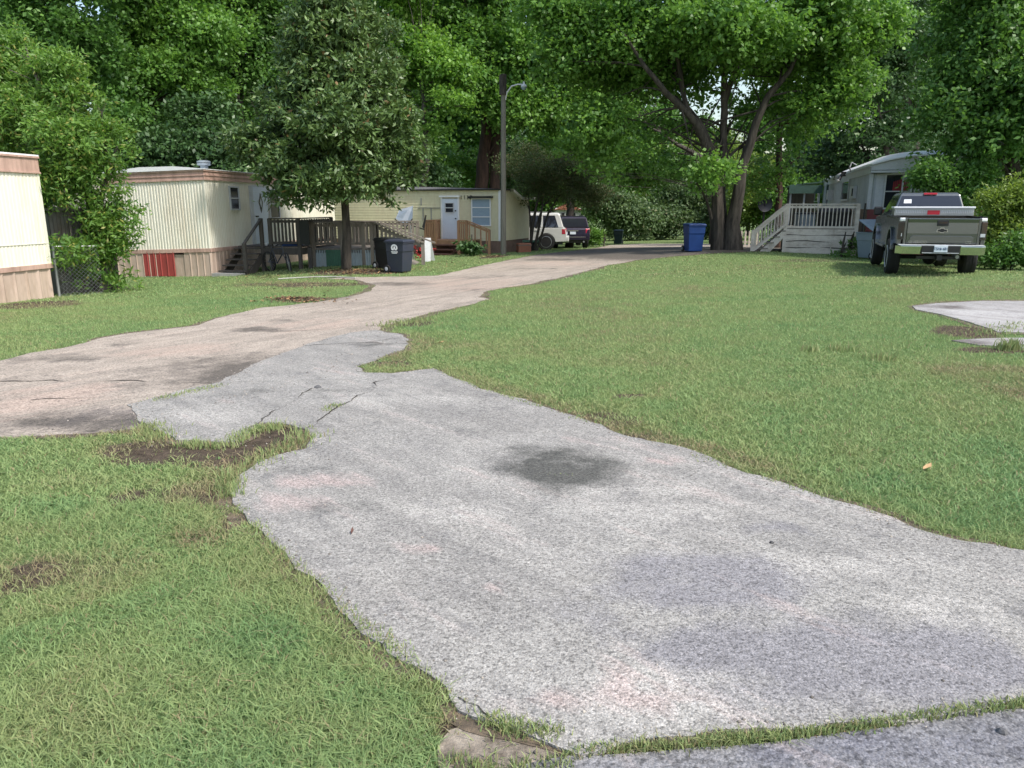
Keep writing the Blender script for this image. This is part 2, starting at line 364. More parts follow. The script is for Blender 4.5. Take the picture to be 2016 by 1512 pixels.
pad_px = [(1795,604),(1850,598),(1930,594),(2016,595),(2250,600),(2300,660),(2016,657),(1962,655),(1905,636),(1852,621),(1800,611)]
pad2_px = [(1872,672),(1940,668),(2016,667),(2180,670),(2200,694),(2016,688),(1925,681)]
sand_px = [(895,1512),(888,1480),(900,1448),(925,1432),(965,1434),(1010,1448),(1060,1468),(1090,1490),(1080,1560),(905,1560)]
DRIVE = ragged(outline(driveway_px), .06, .055, 4.5); ROAD = ragged(outline(road_px), .12, .10, 2.2)
def swell(poly, lo, hi, freq):
    P = np.array(poly); t = np.roll(P, -1, 0) - np.roll(P, 1, 0); t /= np.linalg.norm(t, axis=1)[:, None] + 1e-9; nr = np.c_[t[:, 1], -t[:, 0]]
    if ((np.roll(P[:, 0], -1) - P[:, 0]) * (np.roll(P[:, 1], -1) + P[:, 1])).sum() > 0: nr = -nr
    w = lo + (hi - lo) * np.clip((noise(P[:, 0], P[:, 1], freq, 3) - .3) * 2.5, 0, 1); return P + nr * w[:, None]
def margin(poly, off, mat, lo, hi, freq):
    A = swell(poly, -.03, -.03, 1); B = swell(poly, lo, hi, freq); n = len(A); V = np.vstack([A, B]); V = np.c_[V, terr(V[:, 0], V[:, 1]) + off]
    F = np.array([(i, (i + 1) % n, n + (i + 1) % n, n + i) for i in range(n)]); return tag(npmesh('soil_margin', V, F, mat), kind='structure')
STREET = ragged(outline([(1120, 1490), (1300, 1480), (1500, 1461), (1700, 1441), (1850, 1417), (2016, 1395), (2500, 1335)]) + [(12, 5.2), (12, -14), (-14, -14), (-14, 1.0), (-2, 1.55)], .10, .02, 4)
PAD = ragged(outline(pad_px), .2, .05, 2); PAD2 = ragged(outline(pad2_px), .2, .04, 2)
SAND = ragged(outline(sand_px), .04, .09, 6)
def blobs_at(x, y, L):
    """sum of soft-edged patches given by picture ellipses laid on the ground: (px, py, rx, ry, weight)"""
    out = np.zeros(len(x))
    for px, py, rx, ry, wt in L:
        c = gnd(px, py); a = gnd(px + rx, py); b = gnd(px, py - ry); b2 = gnd(px, py + ry); ra = max(.05, (a - c).length); rb = max(.05, (b - b2).length / 2)
        ux = (Vector(a) - Vector(c)).normalized(); dx = x - c[0]; dy = y - c[1]
        e = ((dx * ux.x + dy * ux.y) / ra) ** 2 + ((-dx * ux.y + dy * ux.x) / rb) ** 2
        e = e + (noise(x, y, 2.5 / (ra + rb), 4) - .5) * 1.6
        out += wt * np.clip(1.25 - e, 0, 1)
    return out
def sheet(name, poly, off, mat, grid, marks=None, depth=.06):
    P = np.array(poly); lo = P.min(0); hi = P.max(0)
    gx, gy = np.meshgrid(np.arange(lo[0] + .01, hi[0], grid), np.arange(lo[1] + .01, hi[1], grid)); gx = gx.ravel(); gy = gy.ravel()
    gx = gx + (noise(gx, gy, 9, 1) - .5) * grid * .3; k = inside(poly, gx, gy); gx = gx[k]; gy = gy[k]
    vin = [Vector(p) for p in poly] + [Vector((a, b)) for a, b in zip(gx, gy)]; n = len(poly)
    vo, eo, fo, _, _, _ = delaunay_2d_cdt(vin, [(i, (i + 1) % n) for i in range(n)], [], 1, 1e-5)
    V = np.array([(v.x, v.y) for v in vo]); Z = terr(V[:, 0], V[:, 1]) + off
    rb = np.array(poly); zb = terr(rb[:, 0], rb[:, 1]) + off; b0 = len(V)
    VV = np.vstack([np.c_[V, Z], np.c_[rb, zb - .001], np.c_[rb, zb - depth]])
    F = [tuple(f) for f in fo if len(f) == 3] 
    me = bpy.data.meshes.new(name); SK = [(b0 + i, b0 + (i + 1) % n, b0 + n + (i + 1) % n, b0 + n + i) for i in range(n)]
    me.from_pydata(VV.tolist(), [], F + SK)
    for nm, L in (marks or {}).items():
        a = me.attributes.new(nm, 'FLOAT', 'POINT'); a.data.foreach_set('value', blobs_at(VV[:, 0], VV[:, 1], L).astype(np.float32))
    bm = bmesh.new(); bm.from_mesh(me); bmesh.ops.recalc_face_normals(bm, faces=bm.faces)
    up = sum(f.normal.z for f in bm.faces)
    if up < 0: bmesh.ops.reverse_faces(bm, faces=bm.faces)
    bm.to_mesh(me); bm.free(); me.materials.append(mat)
    o = bpy.data.objects.new(name, me); sc.collection.objects.link(o); return tag(o, kind='structure')
def pave(name, cols, dark, agg=70, pinkc=(.46, .36, .32), bstr=.6, big=.35, contrast=1.0, streak_rot=-.8):
    """worn asphalt: exposed stones (voronoi cells), large mottling, stains and painted far-road shade from mesh attributes"""
    m, nt, bs = _mat(name); v = worldvec(nt)
    vo = nt.nodes.new('ShaderNodeTexVoronoi'); vo.inputs['Scale'].default_value = agg; nt.links.new(v, vo.inputs['Vector'])
    sep = nt.nodes.new('ShaderNodeSeparateColor'); nt.links.new(vo.outputs['Color'], sep.inputs[0])
    n0 = ntex(nt, v, big, 6, .68); ng = ntex(nt, v, agg * .75, 3, .6); n1 = ntex(nt, v, big * 6, 5, .7); n2 = ntex(nt, v, 28, 4, .7); n3 = ntex(nt, v, 150, 2, .6)
    c = mixc(nt, ramp_c(nt, n0, .38, .62), cols[0], cols[1]); c = mixc(nt, math_(nt, 'MULTIPLY', ramp(nt, n1, .4, .7), .55, True), c, cols[2])
    nm = ntex(nt, v, 3.2, 8, .78); mp_ = nt.nodes.new('ShaderNodeMapping'); mp_.vector_type = 'TEXTURE'; mp_.inputs['Rotation'].default_value = (0, 0, streak_rot); mp_.inputs['Scale'].default_value = (2.2, .36, 1); nt.links.new(v, mp_.inputs[0]); ns = ntex(nt, mp_.outputs[0], 1.1, 7, .72)
    def rag(a, lo, hi, nz, amt): return ramp_c(nt, math_(nt, 'ADD', attr(nt, a), math_(nt, 'MULTIPLY', math_(nt, 'SUBTRACT', nz, .5), amt)), lo, hi)
    c = mixc(nt, math_(nt, 'MULTIPLY', ramp_c(nt, ns, .50, .68), .6), c, tuple(min(1, q * 1.3) for q in cols[0])); c = mixc(nt, math_(nt, 'MULTIPLY', ramp_c(nt, ns, .50, .34), .6), c, cols[2])
    c = mixc(nt, math_(nt, 'MULTIPLY', rag('pale', .15, .9, ns, 2.2), .8), c, tuple(min(1, q * 1.5) for q in cols[0]))
    c = mixc(nt, math_(nt, 'MULTIPLY', rag('blue', .1, .8, nm, 2.2), .85), c, (cols[0][0] * .78, cols[0][1] * .79, cols[0][2] * .90))
    c = mixc(nt, math_(nt, 'MULTIPLY', rag('pink', .25, .8, ns, 3.2), .7), c, pinkc)
    c = mixc(nt, math_(nt, 'MULTIPLY', rag('stain_shade', .12, .75, nm, 1.9), .8), c, dark)
    # stones: pale and dark grains, pits between them
    g = ramp(nt, sep.outputs[0], 0, 1); gm = math_(nt, 'ADD', math_(nt, 'MULTIPLY', g, contrast), 1 - contrast * .5)
    pit = ramp(nt, n2, .36, .52); pit2 = ramp(nt, n3, .35, .6)
    pits = math_(nt, 'MULTIPLY', ramp_c(nt, ng, .64, .50), .55); k = math_(nt, 'MULTIPLY', gm, math_(nt, 'ADD', math_(nt, 'MULTIPLY', ramp_c(nt, n3, .35, .6), .35), math_(nt, 'MULTIPLY', ramp_c(nt, n2, .36, .52), .15))); k = math_(nt, 'MULTIPLY', math_(nt, 'ADD', k, .42), math_(nt, 'ADD', pits, .55))
    cc = nt.nodes.new('ShaderNodeVectorMath'); cc.operation = 'SCALE'; nt.links.new(c, cc.inputs[0]); nt.links.new(k, cc.inputs['Scale'])
    nt.links.new(cc.outputs[0], bs.inputs['Base Color']); bs.inputs['Roughness'].default_value = .88; bs.inputs['Specular IOR Level'].default_value = .3
    h = math_(nt, 'ADD', math_(nt, 'MULTIPLY', vo.outputs['Distance'], -.7), math_(nt, 'MULTIPLY', n2, 1.2)); bump(nt, bs, h, bstr, .008)
    return m
M['drive'] = pave('driveway_asphalt', ((.34, .325, .30), (.42, .405, .375), (.245, .236, .225)), (.055, .057, .05), 85, (.50, .40, .37))
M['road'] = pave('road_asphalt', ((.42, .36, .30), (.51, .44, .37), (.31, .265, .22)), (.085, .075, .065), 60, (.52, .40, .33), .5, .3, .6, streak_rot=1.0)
M['street'] = pave('street_asphalt', ((.23, .228, .235), (.29, .285, .29), (.18, .178, .185)), (.05, .05, .05), 60, (.40, .33, .31), .9, .5, .9)
M['pad'] = pave('concrete_pad', ((.40, .39, .38), (.46, .45, .44), (.28, .25, .23)), (.10, .08, .07), 120, (.3, .2, .17), .3, .8, .25)
drive = sheet('driveway', DRIVE, .018, M['drive'], .14, {
    'stain_shade': [(1100, 915, 125, 50, .75), (1100, 940, 50, 16, .5), (1290, 925, 50, 12, .25), (740, 680, 40, 6, .5), (860, 775, 260, 14, .12), (960, 850, 200, 20, .12), (560, 862, 60, 14, .8), (700, 1000, 120, 14, .3), (600, 930, 120, 10, .25),
              (480, 775, 60, 10, .35), (640, 770, 70, 3, .35)],
    'pink': [(640, 950, 120, 16, .8), (560, 1000, 90, 30, .5), (850, 1090, 70, 14, .9), (980, 1170, 60, 12, .9), (1100, 1400, 110, 26, .9), (1290, 1400, 80, 30, .9), (1230, 1330, 40, 12, .8), (1300, 915, 40, 5, .8), (740, 1240, 60, 14, .7), (610, 1130, 40, 10, .6), (1150, 870, 80, 8, .4), (480, 790, 60, 8, .4)],
    'pale': [(1230, 1370, 230, 70, .8), (900, 1010, 160, 26, .6), (1300, 1010, 180, 22, .6), (1650, 1120, 260, 26, .7), (1850, 1200, 200, 30, .6), (800, 790, 160, 20, .7), (420, 820, 120, 16, .6), (1000, 1100, 200, 30, .3), (1080, 800, 80, 14, .5), (1250, 970, 120, 10, .6)],
    'blue': [(1380, 1150, 220, 60, .8), (1650, 1300, 330, 80, 1), (1150, 1200, 80, 30, .4), (1500, 1400, 200, 30, .5), (1200, 1240, 60, 20, .5), (1500, 1040, 60, 10, .5), (1950, 1330, 120, 40, .8), (1370, 1290, 120, 30, .4)]})
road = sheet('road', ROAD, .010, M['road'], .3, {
    'stain_shade': [(180, 832, 200, 22, .8), (420, 722, 200, 30, .45), (520, 735, 120, 22, .6), (500, 650, 60, 4, .8), (560, 632, 45, 4, .7), (120, 706, 120, 5, .6), (-50, 800, 100, 30, .3), (640, 588, 60, 5, .5), (250, 678, 40, 3, .5), (780, 560, 70, 4, .6),
              (940, 545, 100, 4, .3), (1180, 500, 170, 9, .7), (1420, 490, 200, 10, .8), (330, 760, 160, 14, .3), (930, 571, 50, 3, .4), (870, 600, 60, 5, .25), (60, 750, 120, 3, .4), (1080, 512, 60, 3, .5), (1060, 530, 60, 2, .4)],  # the long blobs at the far end paint shade into the asphalt colour
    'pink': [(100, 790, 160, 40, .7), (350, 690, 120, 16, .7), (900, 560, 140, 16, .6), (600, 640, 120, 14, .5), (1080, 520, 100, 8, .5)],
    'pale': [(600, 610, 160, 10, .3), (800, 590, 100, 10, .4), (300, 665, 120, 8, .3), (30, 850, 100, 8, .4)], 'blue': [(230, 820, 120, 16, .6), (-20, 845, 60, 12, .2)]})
street = sheet('street', STREET, .008, M['street'], .3, {'stain_shade': [(1950, 1440, 20, 6, .8)], 'pink': [(1300, 1500, 120, 10, .6)], 'pale': [(1380, 1500, 140, 14, .5)], 'blue': [(1700, 1480, 300, 60, .7)]})
pad = sheet('concrete_pad', PAD, .018, M['pad'], .25, {'stain_shade': [(1860, 606, 70, 5, .6)], 'pale': [(1960, 625, 80, 20, .5)]})
pad2 = sheet('concrete_pad', PAD2, .016, M['pad'], .25, {'stain_shade': [(1900, 675, 60, 5, .6)], 'pale': [(2000, 680, 60, 5, .3)]})
m_, nt_, bs_ = _mat('sandy_soil'); v_ = worldvec(nt_); q_ = ntex(nt_, v_, 6, 6, .7); nt_.links.new(mixc(nt_, ramp_c(nt_, q_, .44, .68), (.11, .09, .07), (.36, .31, .25)), bs_.inputs['Base Color']); bs_.inputs['Roughness'].default_value = 1
bump(nt_, bs_, ntex(nt_, v_, 90, 4), .8, .01); M['sand'] = m_
m_, nt_, bs_ = _mat('margin_soil'); v_ = worldvec(nt_); q_ = ntex(nt_, v_, 9, 6, .7); nt_.links.new(mixc(nt_, ramp(nt_, q_, .35, .65), (.05, .04, .028), (.17, .13, .09)), bs_.inputs['Base Color']); bs_.inputs['Roughness'].default_value = 1; bump(nt_, bs_, ntex(nt_, v_, 70, 4), .8, .01); M['margin'] = m_
margin(DRIVE, .006, 'margin', .0, .10, 1.3); margin(ROAD, .004, 'margin', .0, .22, .7); margin(PAD, .006, 'margin', .02, .3, .8)
DRIVE_Y = swell(DRIVE, .08, .40, .8); DRIVE_O = swell(DRIVE, .0, .09, 1.3); ROAD_O = swell(ROAD, 0, .2, .7)
sand = sheet('dirt_patch', SAND, .003, M['sand'], .1, depth=.01)
# cracks in the paving: thin dark gaps laid as sheets 4 mm above
m_, nt_, bs_ = _mat('crack_soil'); bs_.inputs['Base Color'].default_value = (.035, .03, .024, 1); bs_.inputs['Roughness'].default_value = 1; M['crack'] = m_
def crack(pts, w, off):
    P = outline(pts); dense = []
    for a, b in zip(P[:-1], P[1:]):
        n = max(2, int(math.dist(a, b) / .05))
        dense += [(a[0] + (b[0] - a[0]) * k / n, a[1] + (b[1] - a[1]) * k / n) for k in range(n)]
    dense.append(P[-1]); D = np.array(dense); t = np.gradient(D, axis=0); t /= np.linalg.norm(t, axis=1)[:, None] + 1e-9; nr = np.c_[-t[:, 1], t[:, 0]]
    j = (noise(D[:, 0], D[:, 1], 5, 5) - .5) * .16; ww = w * .6 * np.clip((noise(D[:, 0], D[:, 1], 5, 2) - .3) * 2.2, .12, 1.4); D = D + nr * j[:, None]
    A = D + nr * ww[:, None] / 2; B = D - nr * ww[:, None] / 2; V = np.vstack([A, B]); n = len(D)
    V = np.c_[V, terr(V[:, 0], V[:, 1]) + off]; F = [(i, i + 1, n + i + 1, n + i) for i in range(n - 1)]
    return V.tolist(), F
ck = MB()
for pts, w_, o_ in [([(603, 848), (660, 812), (720, 775), (762, 745)], .03, .0225), ([(500, 845), (560, 800), (620, 768)], .025, .0225), ([(430, 757), (560, 752), (700, 750)], .018, .0225), ([(600, 684), (700, 677), (800, 680)], .03, .0225), ([(620, 693), (700, 680), (790, 668)], .02, .0225),
                    ([(-100, 756), (100, 752), (250, 752), (420, 757)], .045, .0145), ([(60, 790), (250, 782), (330, 786)], .03, .0145), ([(905, 1380), (940, 1400), (960, 1425)], .02, .0225), ([(1000, 566), (900, 575), (780, 583)], .04, .0145), ([(760, 640), (640, 650), (500, 655)], .035, .0145), ([(700, 735), (770, 742), (850, 735)], .012, .0225)]:
    ck.add(*crack(pts, w_, o_))
tag(ck.build('pavement_crack', 'crack'), kind='structure')

# patches without much grass (weights) and yellow / dark-green patches
BARE = [(560, 852, 60, 24, 1.3), (320, 885, 120, 26, .85), (430, 895, 130, 28, .95), (360, 970, 130, 24, .5), (500, 870, 60, 20, 1), (440, 985, 60, 12, .8), (120, 1130, 170, 45, .35), (60, 1120, 60, 14, .5), (385, 1066, 50, 10, .6), (30, 1160, 80, 20, .4), (240, 980, 60, 14, .5), (600, 590, 70, 5, .8), (690, 592, 50, 4, .5), (800, 636, 55, 7, .8), (1240, 780, 28, 4, .9), (1200, 825, 70, 16, .6),
        (1260, 860, 60, 10, .6), (1900, 655, 70, 12, .9), (1960, 690, 80, 6, .8), (460, 1030, 30, 16, .9), (900, 1440, 40, 30, .8), (1330, 1480, 50, 8, .7), (770, 718, 50, 8, .6), (80, 600, 90, 8, .6), (970, 506, 20, 3, 1), (600, 560, 160, 5, .5), (700, 535, 110, 6, .8), (1600, 512, 100, 4, .4), (1310, 885, 40, 8, .5),
        (930, 590, 40, 6, .6), (120, 860, 120, 6, .3), (650, 1190, 30, 20, .5), (1100, 815, 60, 5, .5), (420, 760, 30, 6, .4), (1450, 935, 60, 8, .4), (1750, 1035, 80, 10, .5)]
YEL = [(130, 1130, 200, 50, 1.6), (30, 1180, 120, 60, 1.2), (385, 1066, 70, 16, 1.2), (1250, 850, 120, 18, 1.2), (480, 960, 40, 60, .8), (1000, 600, 160, 30, .5), (1960, 740, 120, 50, .9), (1150, 690, 200, 30, .5), (60, 1180, 160, 40, .6), (160, 1460, 160, 60, .5), (1800, 600, 200, 24, .6), (1850, 570, 200, 12, .5), (300, 1120, 200, 40, .4), (1500, 620, 160, 16, .4), (640, 1440, 120, 40, .5), (570, 880, 60, 20, .8), (450, 930, 40, 30, .8)]
LUSH = [(200, 1000, 200, 40, .7), (620, 1180, 120, 60, .6), (1500, 830, 300, 60, .6), (750, 1350, 150, 60, .5), (1000, 740, 160, 20, .5), (1850, 980, 200, 50, .6), (500, 1100, 120, 40, .4), (1300, 600, 260, 20, .3), (520, 1240, 160, 60, .4), (400, 600, 300, 20, .4)]
xs = np.unique(np.concatenate([np.linspace(-220, -40, 19), np.linspace(-40, -12, 40), np.linspace(-12, 12, 170), np.linspace(12, 40, 40), np.linspace(40, 220, 19)]))
ys = np.unique(np.concatenate([np.linspace(-30, 0, 25), np.linspace(0, 14, 110), np.linspace(14, 45, 90), np.linspace(45, 320, 60)]))
GX, GY = np.meshgrid(xs, ys); gx = GX.ravel(); gy = GY.ravel(); nx, ny = len(xs), len(ys)
I = (np.arange(ny - 1)[:, None] * nx + np.arange(nx - 1)[None]).ravel()
F = np.c_[I, I + 1, I + nx + 1, I + nx]
m, nt, bs = _mat('lawn_soil'); v = worldvec(nt); n1 = ntex(nt, v, 1.2, 6, .7); n2 = ntex(nt, v, 14, 5, .75); n3 = ntex(nt, v, 80, 3)
c = mixc(nt, ramp_c(nt, n1, .35, .65), (.12, .185, .07), (.155, .21, .08)); c = mixc(nt, ramp_c(nt, n2, .5, .7), c, (.10, .115, .055))
f = ramp_c(nt, math_(nt, 'ADD', attr(nt, 'bare'), math_(nt, 'MULTIPLY', n2, .5)), .45, .75); c = mixc(nt, f, c, mixc(nt, ramp(nt, n2, .35, .65), (.05, .04, .03), (.13, .10, .075)))
c = mixc(nt, .5, c, ramp(nt, n3, .2, .8), 'OVERLAY'); nt.links.new(c, bs.inputs['Base Color']); bs.inputs['Roughness'].default_value = 1; bs.inputs['Specular IOR Level'].default_value = .1
bump(nt, bs, ntex(nt, v, 40, 5, .7), .9, .03); M['soil'] = m
g = npmesh('ground', np.c_[gx, gy, terr(gx, gy)], F, 'soil', {'bare': ('POINT', blobs_at(gx, gy, BARE))}, smooth=True); tag(g, kind='structure')

# ------------------------------------------------------------------ grass: real blades, denser near the camera
def blades(x, y, h, wd, tint, rnd, lean=.6, seg=2):
    n = len(x); z = terr(x, y); a = rng.random(n) * 6.283; b = rng.random(n) * 6.283; ln = lean * h * rng.random(n)
    ox, oy = np.cos(a) * ln, np.sin(a) * ln; wx, wy = np.cos(b) * wd / 2, np.sin(b) * wd / 2
    if seg == 1:
        V = np.stack([np.c_[x - wx, y - wy, z - .004], np.c_[x + wx, y + wy, z - .004], np.c_[x + ox, y + oy, z + h]], 1).reshape(-1, 3); F = np.arange(n * 3).reshape(n, 3); return V, F, tint, rnd
    V = np.stack([np.c_[x - wx, y - wy, z - .004], np.c_[x + wx, y + wy, z - .004], np.c_[x + ox * .35 + wx * .8, y + oy * .35 + wy * .8, z + h * .6], np.c_[x + ox * .35 - wx * .8, y + oy * .35 - wy * .8, z + h * .6], np.c_[x + ox, y + oy, z + h * .95]], 1).reshape(-1, 3)
    B = np.arange(n)[:, None] * 5; F = np.vstack([B + np.array([[0, 1, 2]]), B + np.array([[0, 2, 3]]), B + np.array([[3, 2, 4]])])
    return V, F, np.tile(tint, 3), np.tile(rnd, 3)
def field(n, r0, r1, half=46, power=1.0):
    """points on the lawn between two distances, density falling with distance"""
    u = rng.random(n); r = (r0 ** power + u * (r1 ** power - r0 ** power)) ** (1 / power); a = R(90) + (rng.random(n) * 2 - 1) * R(half)
    return r * np.cos(a), r * np.sin(a)
def lawn_filter(x, y, bare, jitter=.03):
    k = ~(inside(DRIVE, x, y) | inside(ROAD, x, y) | inside(STREET, x, y) | inside(PAD, x, y) | inside(PAD2, x, y))
    k &= ~((inside(DRIVE_O, x, y) | inside(ROAD_O, x, y)) & (rng.random(len(x)) < .62))
    k &= ~((inside(SAND, x, y)) & (rng.random(len(x)) > .04))
    k &= rng.random(len(x)) > np.clip(bare * .93, 0, .97)
    k &= rng.random(len(x)) < .55 + .6 * noise(x, y, 1.7, 3)
    return k
def broad(n, r0, r1):
    x, y = field(n, r0, r1); k = (noise(x, y, 1.4, 3) > .60) & lawn_filter(x, y, blobs_at(x, y, BARE)); x = x[k]; y = y[k]; n = len(x)
    return blades(x, y, .010 + .016 * rng.random(n), .012 + .010 * rng.random(n), np.clip(rng.normal(.85, .12, n), 0, 1), rng.random(n) * .6, 1.2, 2)
LV = []; LF = []; LT = []; LR = []; base = 0
for n, r0, r1, h0, w0, seg, pw_ in ((300000, 2.0, 5.0, .026, .0046, 2, 1.1), (330000, 5.0, 10.0, .026, .0072, 2, .9), (360000, 10.0, 20.0, .026, .0125, 1, .8), (300000, 20.0, 62.0, .030, .028, 1, .55)):
    x, y = field(n, r0, r1, power=pw_); bare = blobs_at(x, y, BARE); k = lawn_filter(x, y, bare); x = x[k]; y = y[k]; bare = bare[k]; n = len(x)
    lush = blobs_at(x, y, LUSH); yel = blobs_at(x, y, YEL)
    t = .54 - .3 * (inside(DRIVE_Y, x, y) | inside(ROAD_O, x, y)) + 1.15 * (noise(x, y, .45, 4) - .5) + .7 * (noise(x, y, 2.6, 3) - .5) - .35 * np.clip(yel, 0, 1) + .3 * np.clip(lush, 0, 1) - .5 * np.clip(bare, 0, 1) + rng.normal(0, .09, n)
    hh = h0 * (.5 + rng.random(n)) * (.75 + .7 * noise(x, y, 1.3, 3)) * (1 + .25 * np.clip(lush, 0, 1))
    V, F, T, Q = blades(x, y, hh, w0 * (.6 + .8 * rng.random(n)), np.clip(t, 0, 1), rng.random(n), 2.6 if seg == 2 else 1.4, seg)
    if F.shape[0]: LV.append(V); LF.append(F + base); LT.append(T); LR.append(Q); base += len(V)
for a_ in ((90000, 2.0, 5.5), (60000, 5.5, 11.0)):
    V, F, T, Q = broad(*a_); LV.append(V); LF.append(F + base); LT.append(T); LR.append(Q); base += len(V)
m, nt, bs = _mat('grass_blade'); t = attr(nt, 'tint'); q = attr(nt, 'rnd')
cr_ = nt.nodes.new('ShaderNodeValToRGB'); e = cr_.color_ramp.elements; e[0].position = 0; e[0].color = (.31, .245, .15, 1); e[1].position = 1; e[1].color = (.155, .295, .115, 1)
for p_, c_ in ((.15, (.29, .295, .14, 1)), (.38, (.29, .355, .145, 1)), (.65, (.245, .35, .135, 1))): el = cr_.color_ramp.elements.new(p_); el.color = c_
nt.links.new(t, cr_.inputs[0]); c = mixc(nt, math_(nt, 'MULTIPLY', q, .45), cr_.outputs[0], (.36, .43, .20)); c = mixc(nt, ramp_c(nt, q, .96, .97), c, (.36, .29, .17))
nt.links.new(c, bs.inputs['Base Color']); bs.inputs['Roughness'].default_value = .55; bs.inputs['Specular IOR Level'].default_value = .25
tr = nt.nodes.new('ShaderNodeBsdfTranslucent'); nt.links.new(c, tr.inputs[0]); mx = nt.nodes.new('ShaderNodeMixShader'); mx.inputs[0].default_value = .35
nt.links.new(bs.outputs[0], mx.inputs[1]); nt.links.new(tr.outputs[0], mx.inputs[2]); nt.links.new(mx.outputs[0], nt.nodes['Material Output'].inputs[0]); M['grass'] = m
o = npmesh('lawn_grass', np.vstack(LV), np.vstack(LF), 'grass', {'tint': ('FACE', np.concatenate(LT)), 'rnd': ('FACE', np.concatenate(LR))})
tag(o, 'short mown green lawn grass with yellowish patches', 'grass', kind='stuff')
# weeds in the joints and along broken edges
WX = []; WY = []; WH = []
def weeds(pix, n, spread, h):
    P = np.array(outline(pix)); seg = np.linalg.norm(np.diff(P, axis=0), axis=1); cu = np.r_[0, np.cumsum(seg)] / seg.sum()
    u = rng.random(n); u = u[noise(u * seg.sum() * 3, u * 0, 1.3, 2) > .42]; n = len(u)
    WX.append(np.interp(u, cu, P[:, 0]) + rng.normal(0, spread, n)); WY.append(np.interp(u, cu, P[:, 1]) + rng.normal(0, spread * .8, n)); WH.append(h * (.4 + rng.random(n)))
weeds([(1115, 1488), (1200, 1482), (1330, 1474), (1440, 1462), (1560, 1452), (1700, 1436), (1850, 1412), (2016, 1390), (2300, 1360)], 3000, .016, .028)
weeds([(960, 1422), (1030, 1446), (1090, 1452)], 500, .03, .035); weeds([(880, 1500), (1000, 1530), (1120, 1508)], 350, .03, .03)
weeds([(480, 930), (540, 890), (610, 868), (585, 850)], 480, .08, .055); weeds([(350, 880), (420, 882), (460, 880)], 240, .05, .06); weeds([(450, 940), (455, 985)], 350, .05, .07)
weeds([(320, 868), (290, 840)], 400, .08, .05); weeds([(640, 812), (665, 800)], 160, .04, .03); weeds([(430, 762), (300, 792)], 400, .05, .03); weeds([(760, 640), (840, 630), (760, 645)], 500, .15, .05)
weeds([(462, 873), (500, 850), (560, 842)], 500, .05, .05); weeds([(1590, 694), (1600, 694)], 90, .06, .10); weeds([(1640, 690), (1680, 692)], 130, .07, .09); weeds([(1725, 708), (1750, 712)], 160, .08, .10); weeds([(1975, 690), (2000, 688)], 220, .06, .14); weeds([(2016, 640), (1930, 660)], 300, .15, .05)
weeds([(905, 1405), (835, 1335), (760, 1268), (690, 1218), (600, 1145), (520, 1062), (460, 1000)], 1300, .03, .03); weeds([(856, 728), (950, 768), (1090, 813), (1290, 873), (1460, 930), (1680, 1000), (2016, 1086)], 1300, .03, .028)
weeds([(1080, 938), (1130, 940)], 60, .02, .015); wx = np.concatenate(WX); wy = np.concatenate(WY); wh = np.concatenate(WH); n = len(wx)
V, F, T, Q = blades(wx, wy, wh, .004 + .0035 * np.hypot(wx, wy) / 5, np.clip(rng.normal(.36, .17, n), 0, 1), rng.random(n), .9, 2)
V[:, 2] += .006
tag(npmesh('weeds', V, F, 'grass', {'tint': ('FACE', T), 'rnd': ('FACE', Q)}), 'weeds growing out of the joints and edges of the asphalt', 'weeds', kind='stuff')

# loose crumbs of asphalt and grit along the broken edges and on the old road
def crumbs(poly, n, inn, out_, rmin, rmax, off):
    P = np.array(poly); keep = (P[:, 1] > 1.5) & (P[:, 1] < 24) & (np.abs(P[:, 0]) < 9); Q = P[keep]; k = rng.integers(0, len(Q), n); t = rng.normal(0, out_, (n, 2)) + rng.normal(0, inn, (n, 2)) * (rng.random((n, 1)) < .3); return Q[k, 0] + t[:, 0], Q[k, 1] + t[:, 1], rmin + (rmax - rmin) * rng.random(n) ** 3, np.full(n, off)
G = [crumbs(DRIVE, 4200, .3, .05, .002, .011, .018), crumbs(ROAD, 2600, .5, .10, .003, .014, .010)]
gx = np.concatenate([a[0] for a in G]); gy = np.concatenate([a[1] for a in G]); gr = np.concatenate([a[2] for a in G]); go = np.where(inside(DRIVE, gx, gy), .018, np.where(inside(ROAD, gx, gy), .010, .002)); n = len(gx); gz = terr(gx, gy) + go
oc = np.array([(1, 0, 0), (0, 1, 0), (-1, 0, 0), (0, -1, 0), (0, 0, .8), (0, 0, -.4)]); V = np.c_[gx, gy, gz][:, None, :] + oc[None] * gr[:, None, None] * (.7 + .6 * rng.random((n, 6, 1)))
fc = np.array([(0, 1, 4), (1, 2, 4), (2, 3, 4), (3, 0, 4), (1, 0, 5), (2, 1, 5), (3, 2, 5), (0, 3, 5)]); F = (np.arange(n)[:, None, None] * 6 + fc[None]).reshape(-1, 3)
m, nt, bs = _mat('grit'); nt.links.new(mixc(nt, attr(nt, 'rnd'), (.10, .09, .08), (.42, .38, .33)), bs.inputs['Base Color']); bs.inputs['Roughness'].default_value = .9; M['grit'] = m
tag(npmesh('gravel', V.reshape(-1, 3), F, 'grit', {'rnd': ('FACE', np.repeat(rng.random(n), 8))}), 'loose grit and asphalt crumbs along the broken paving edges', 'gravel', kind='stuff')
# ------------------------------------------------------------------ mobile homes
def rz_of(dx, dy): return math.atan2(dy, dx)
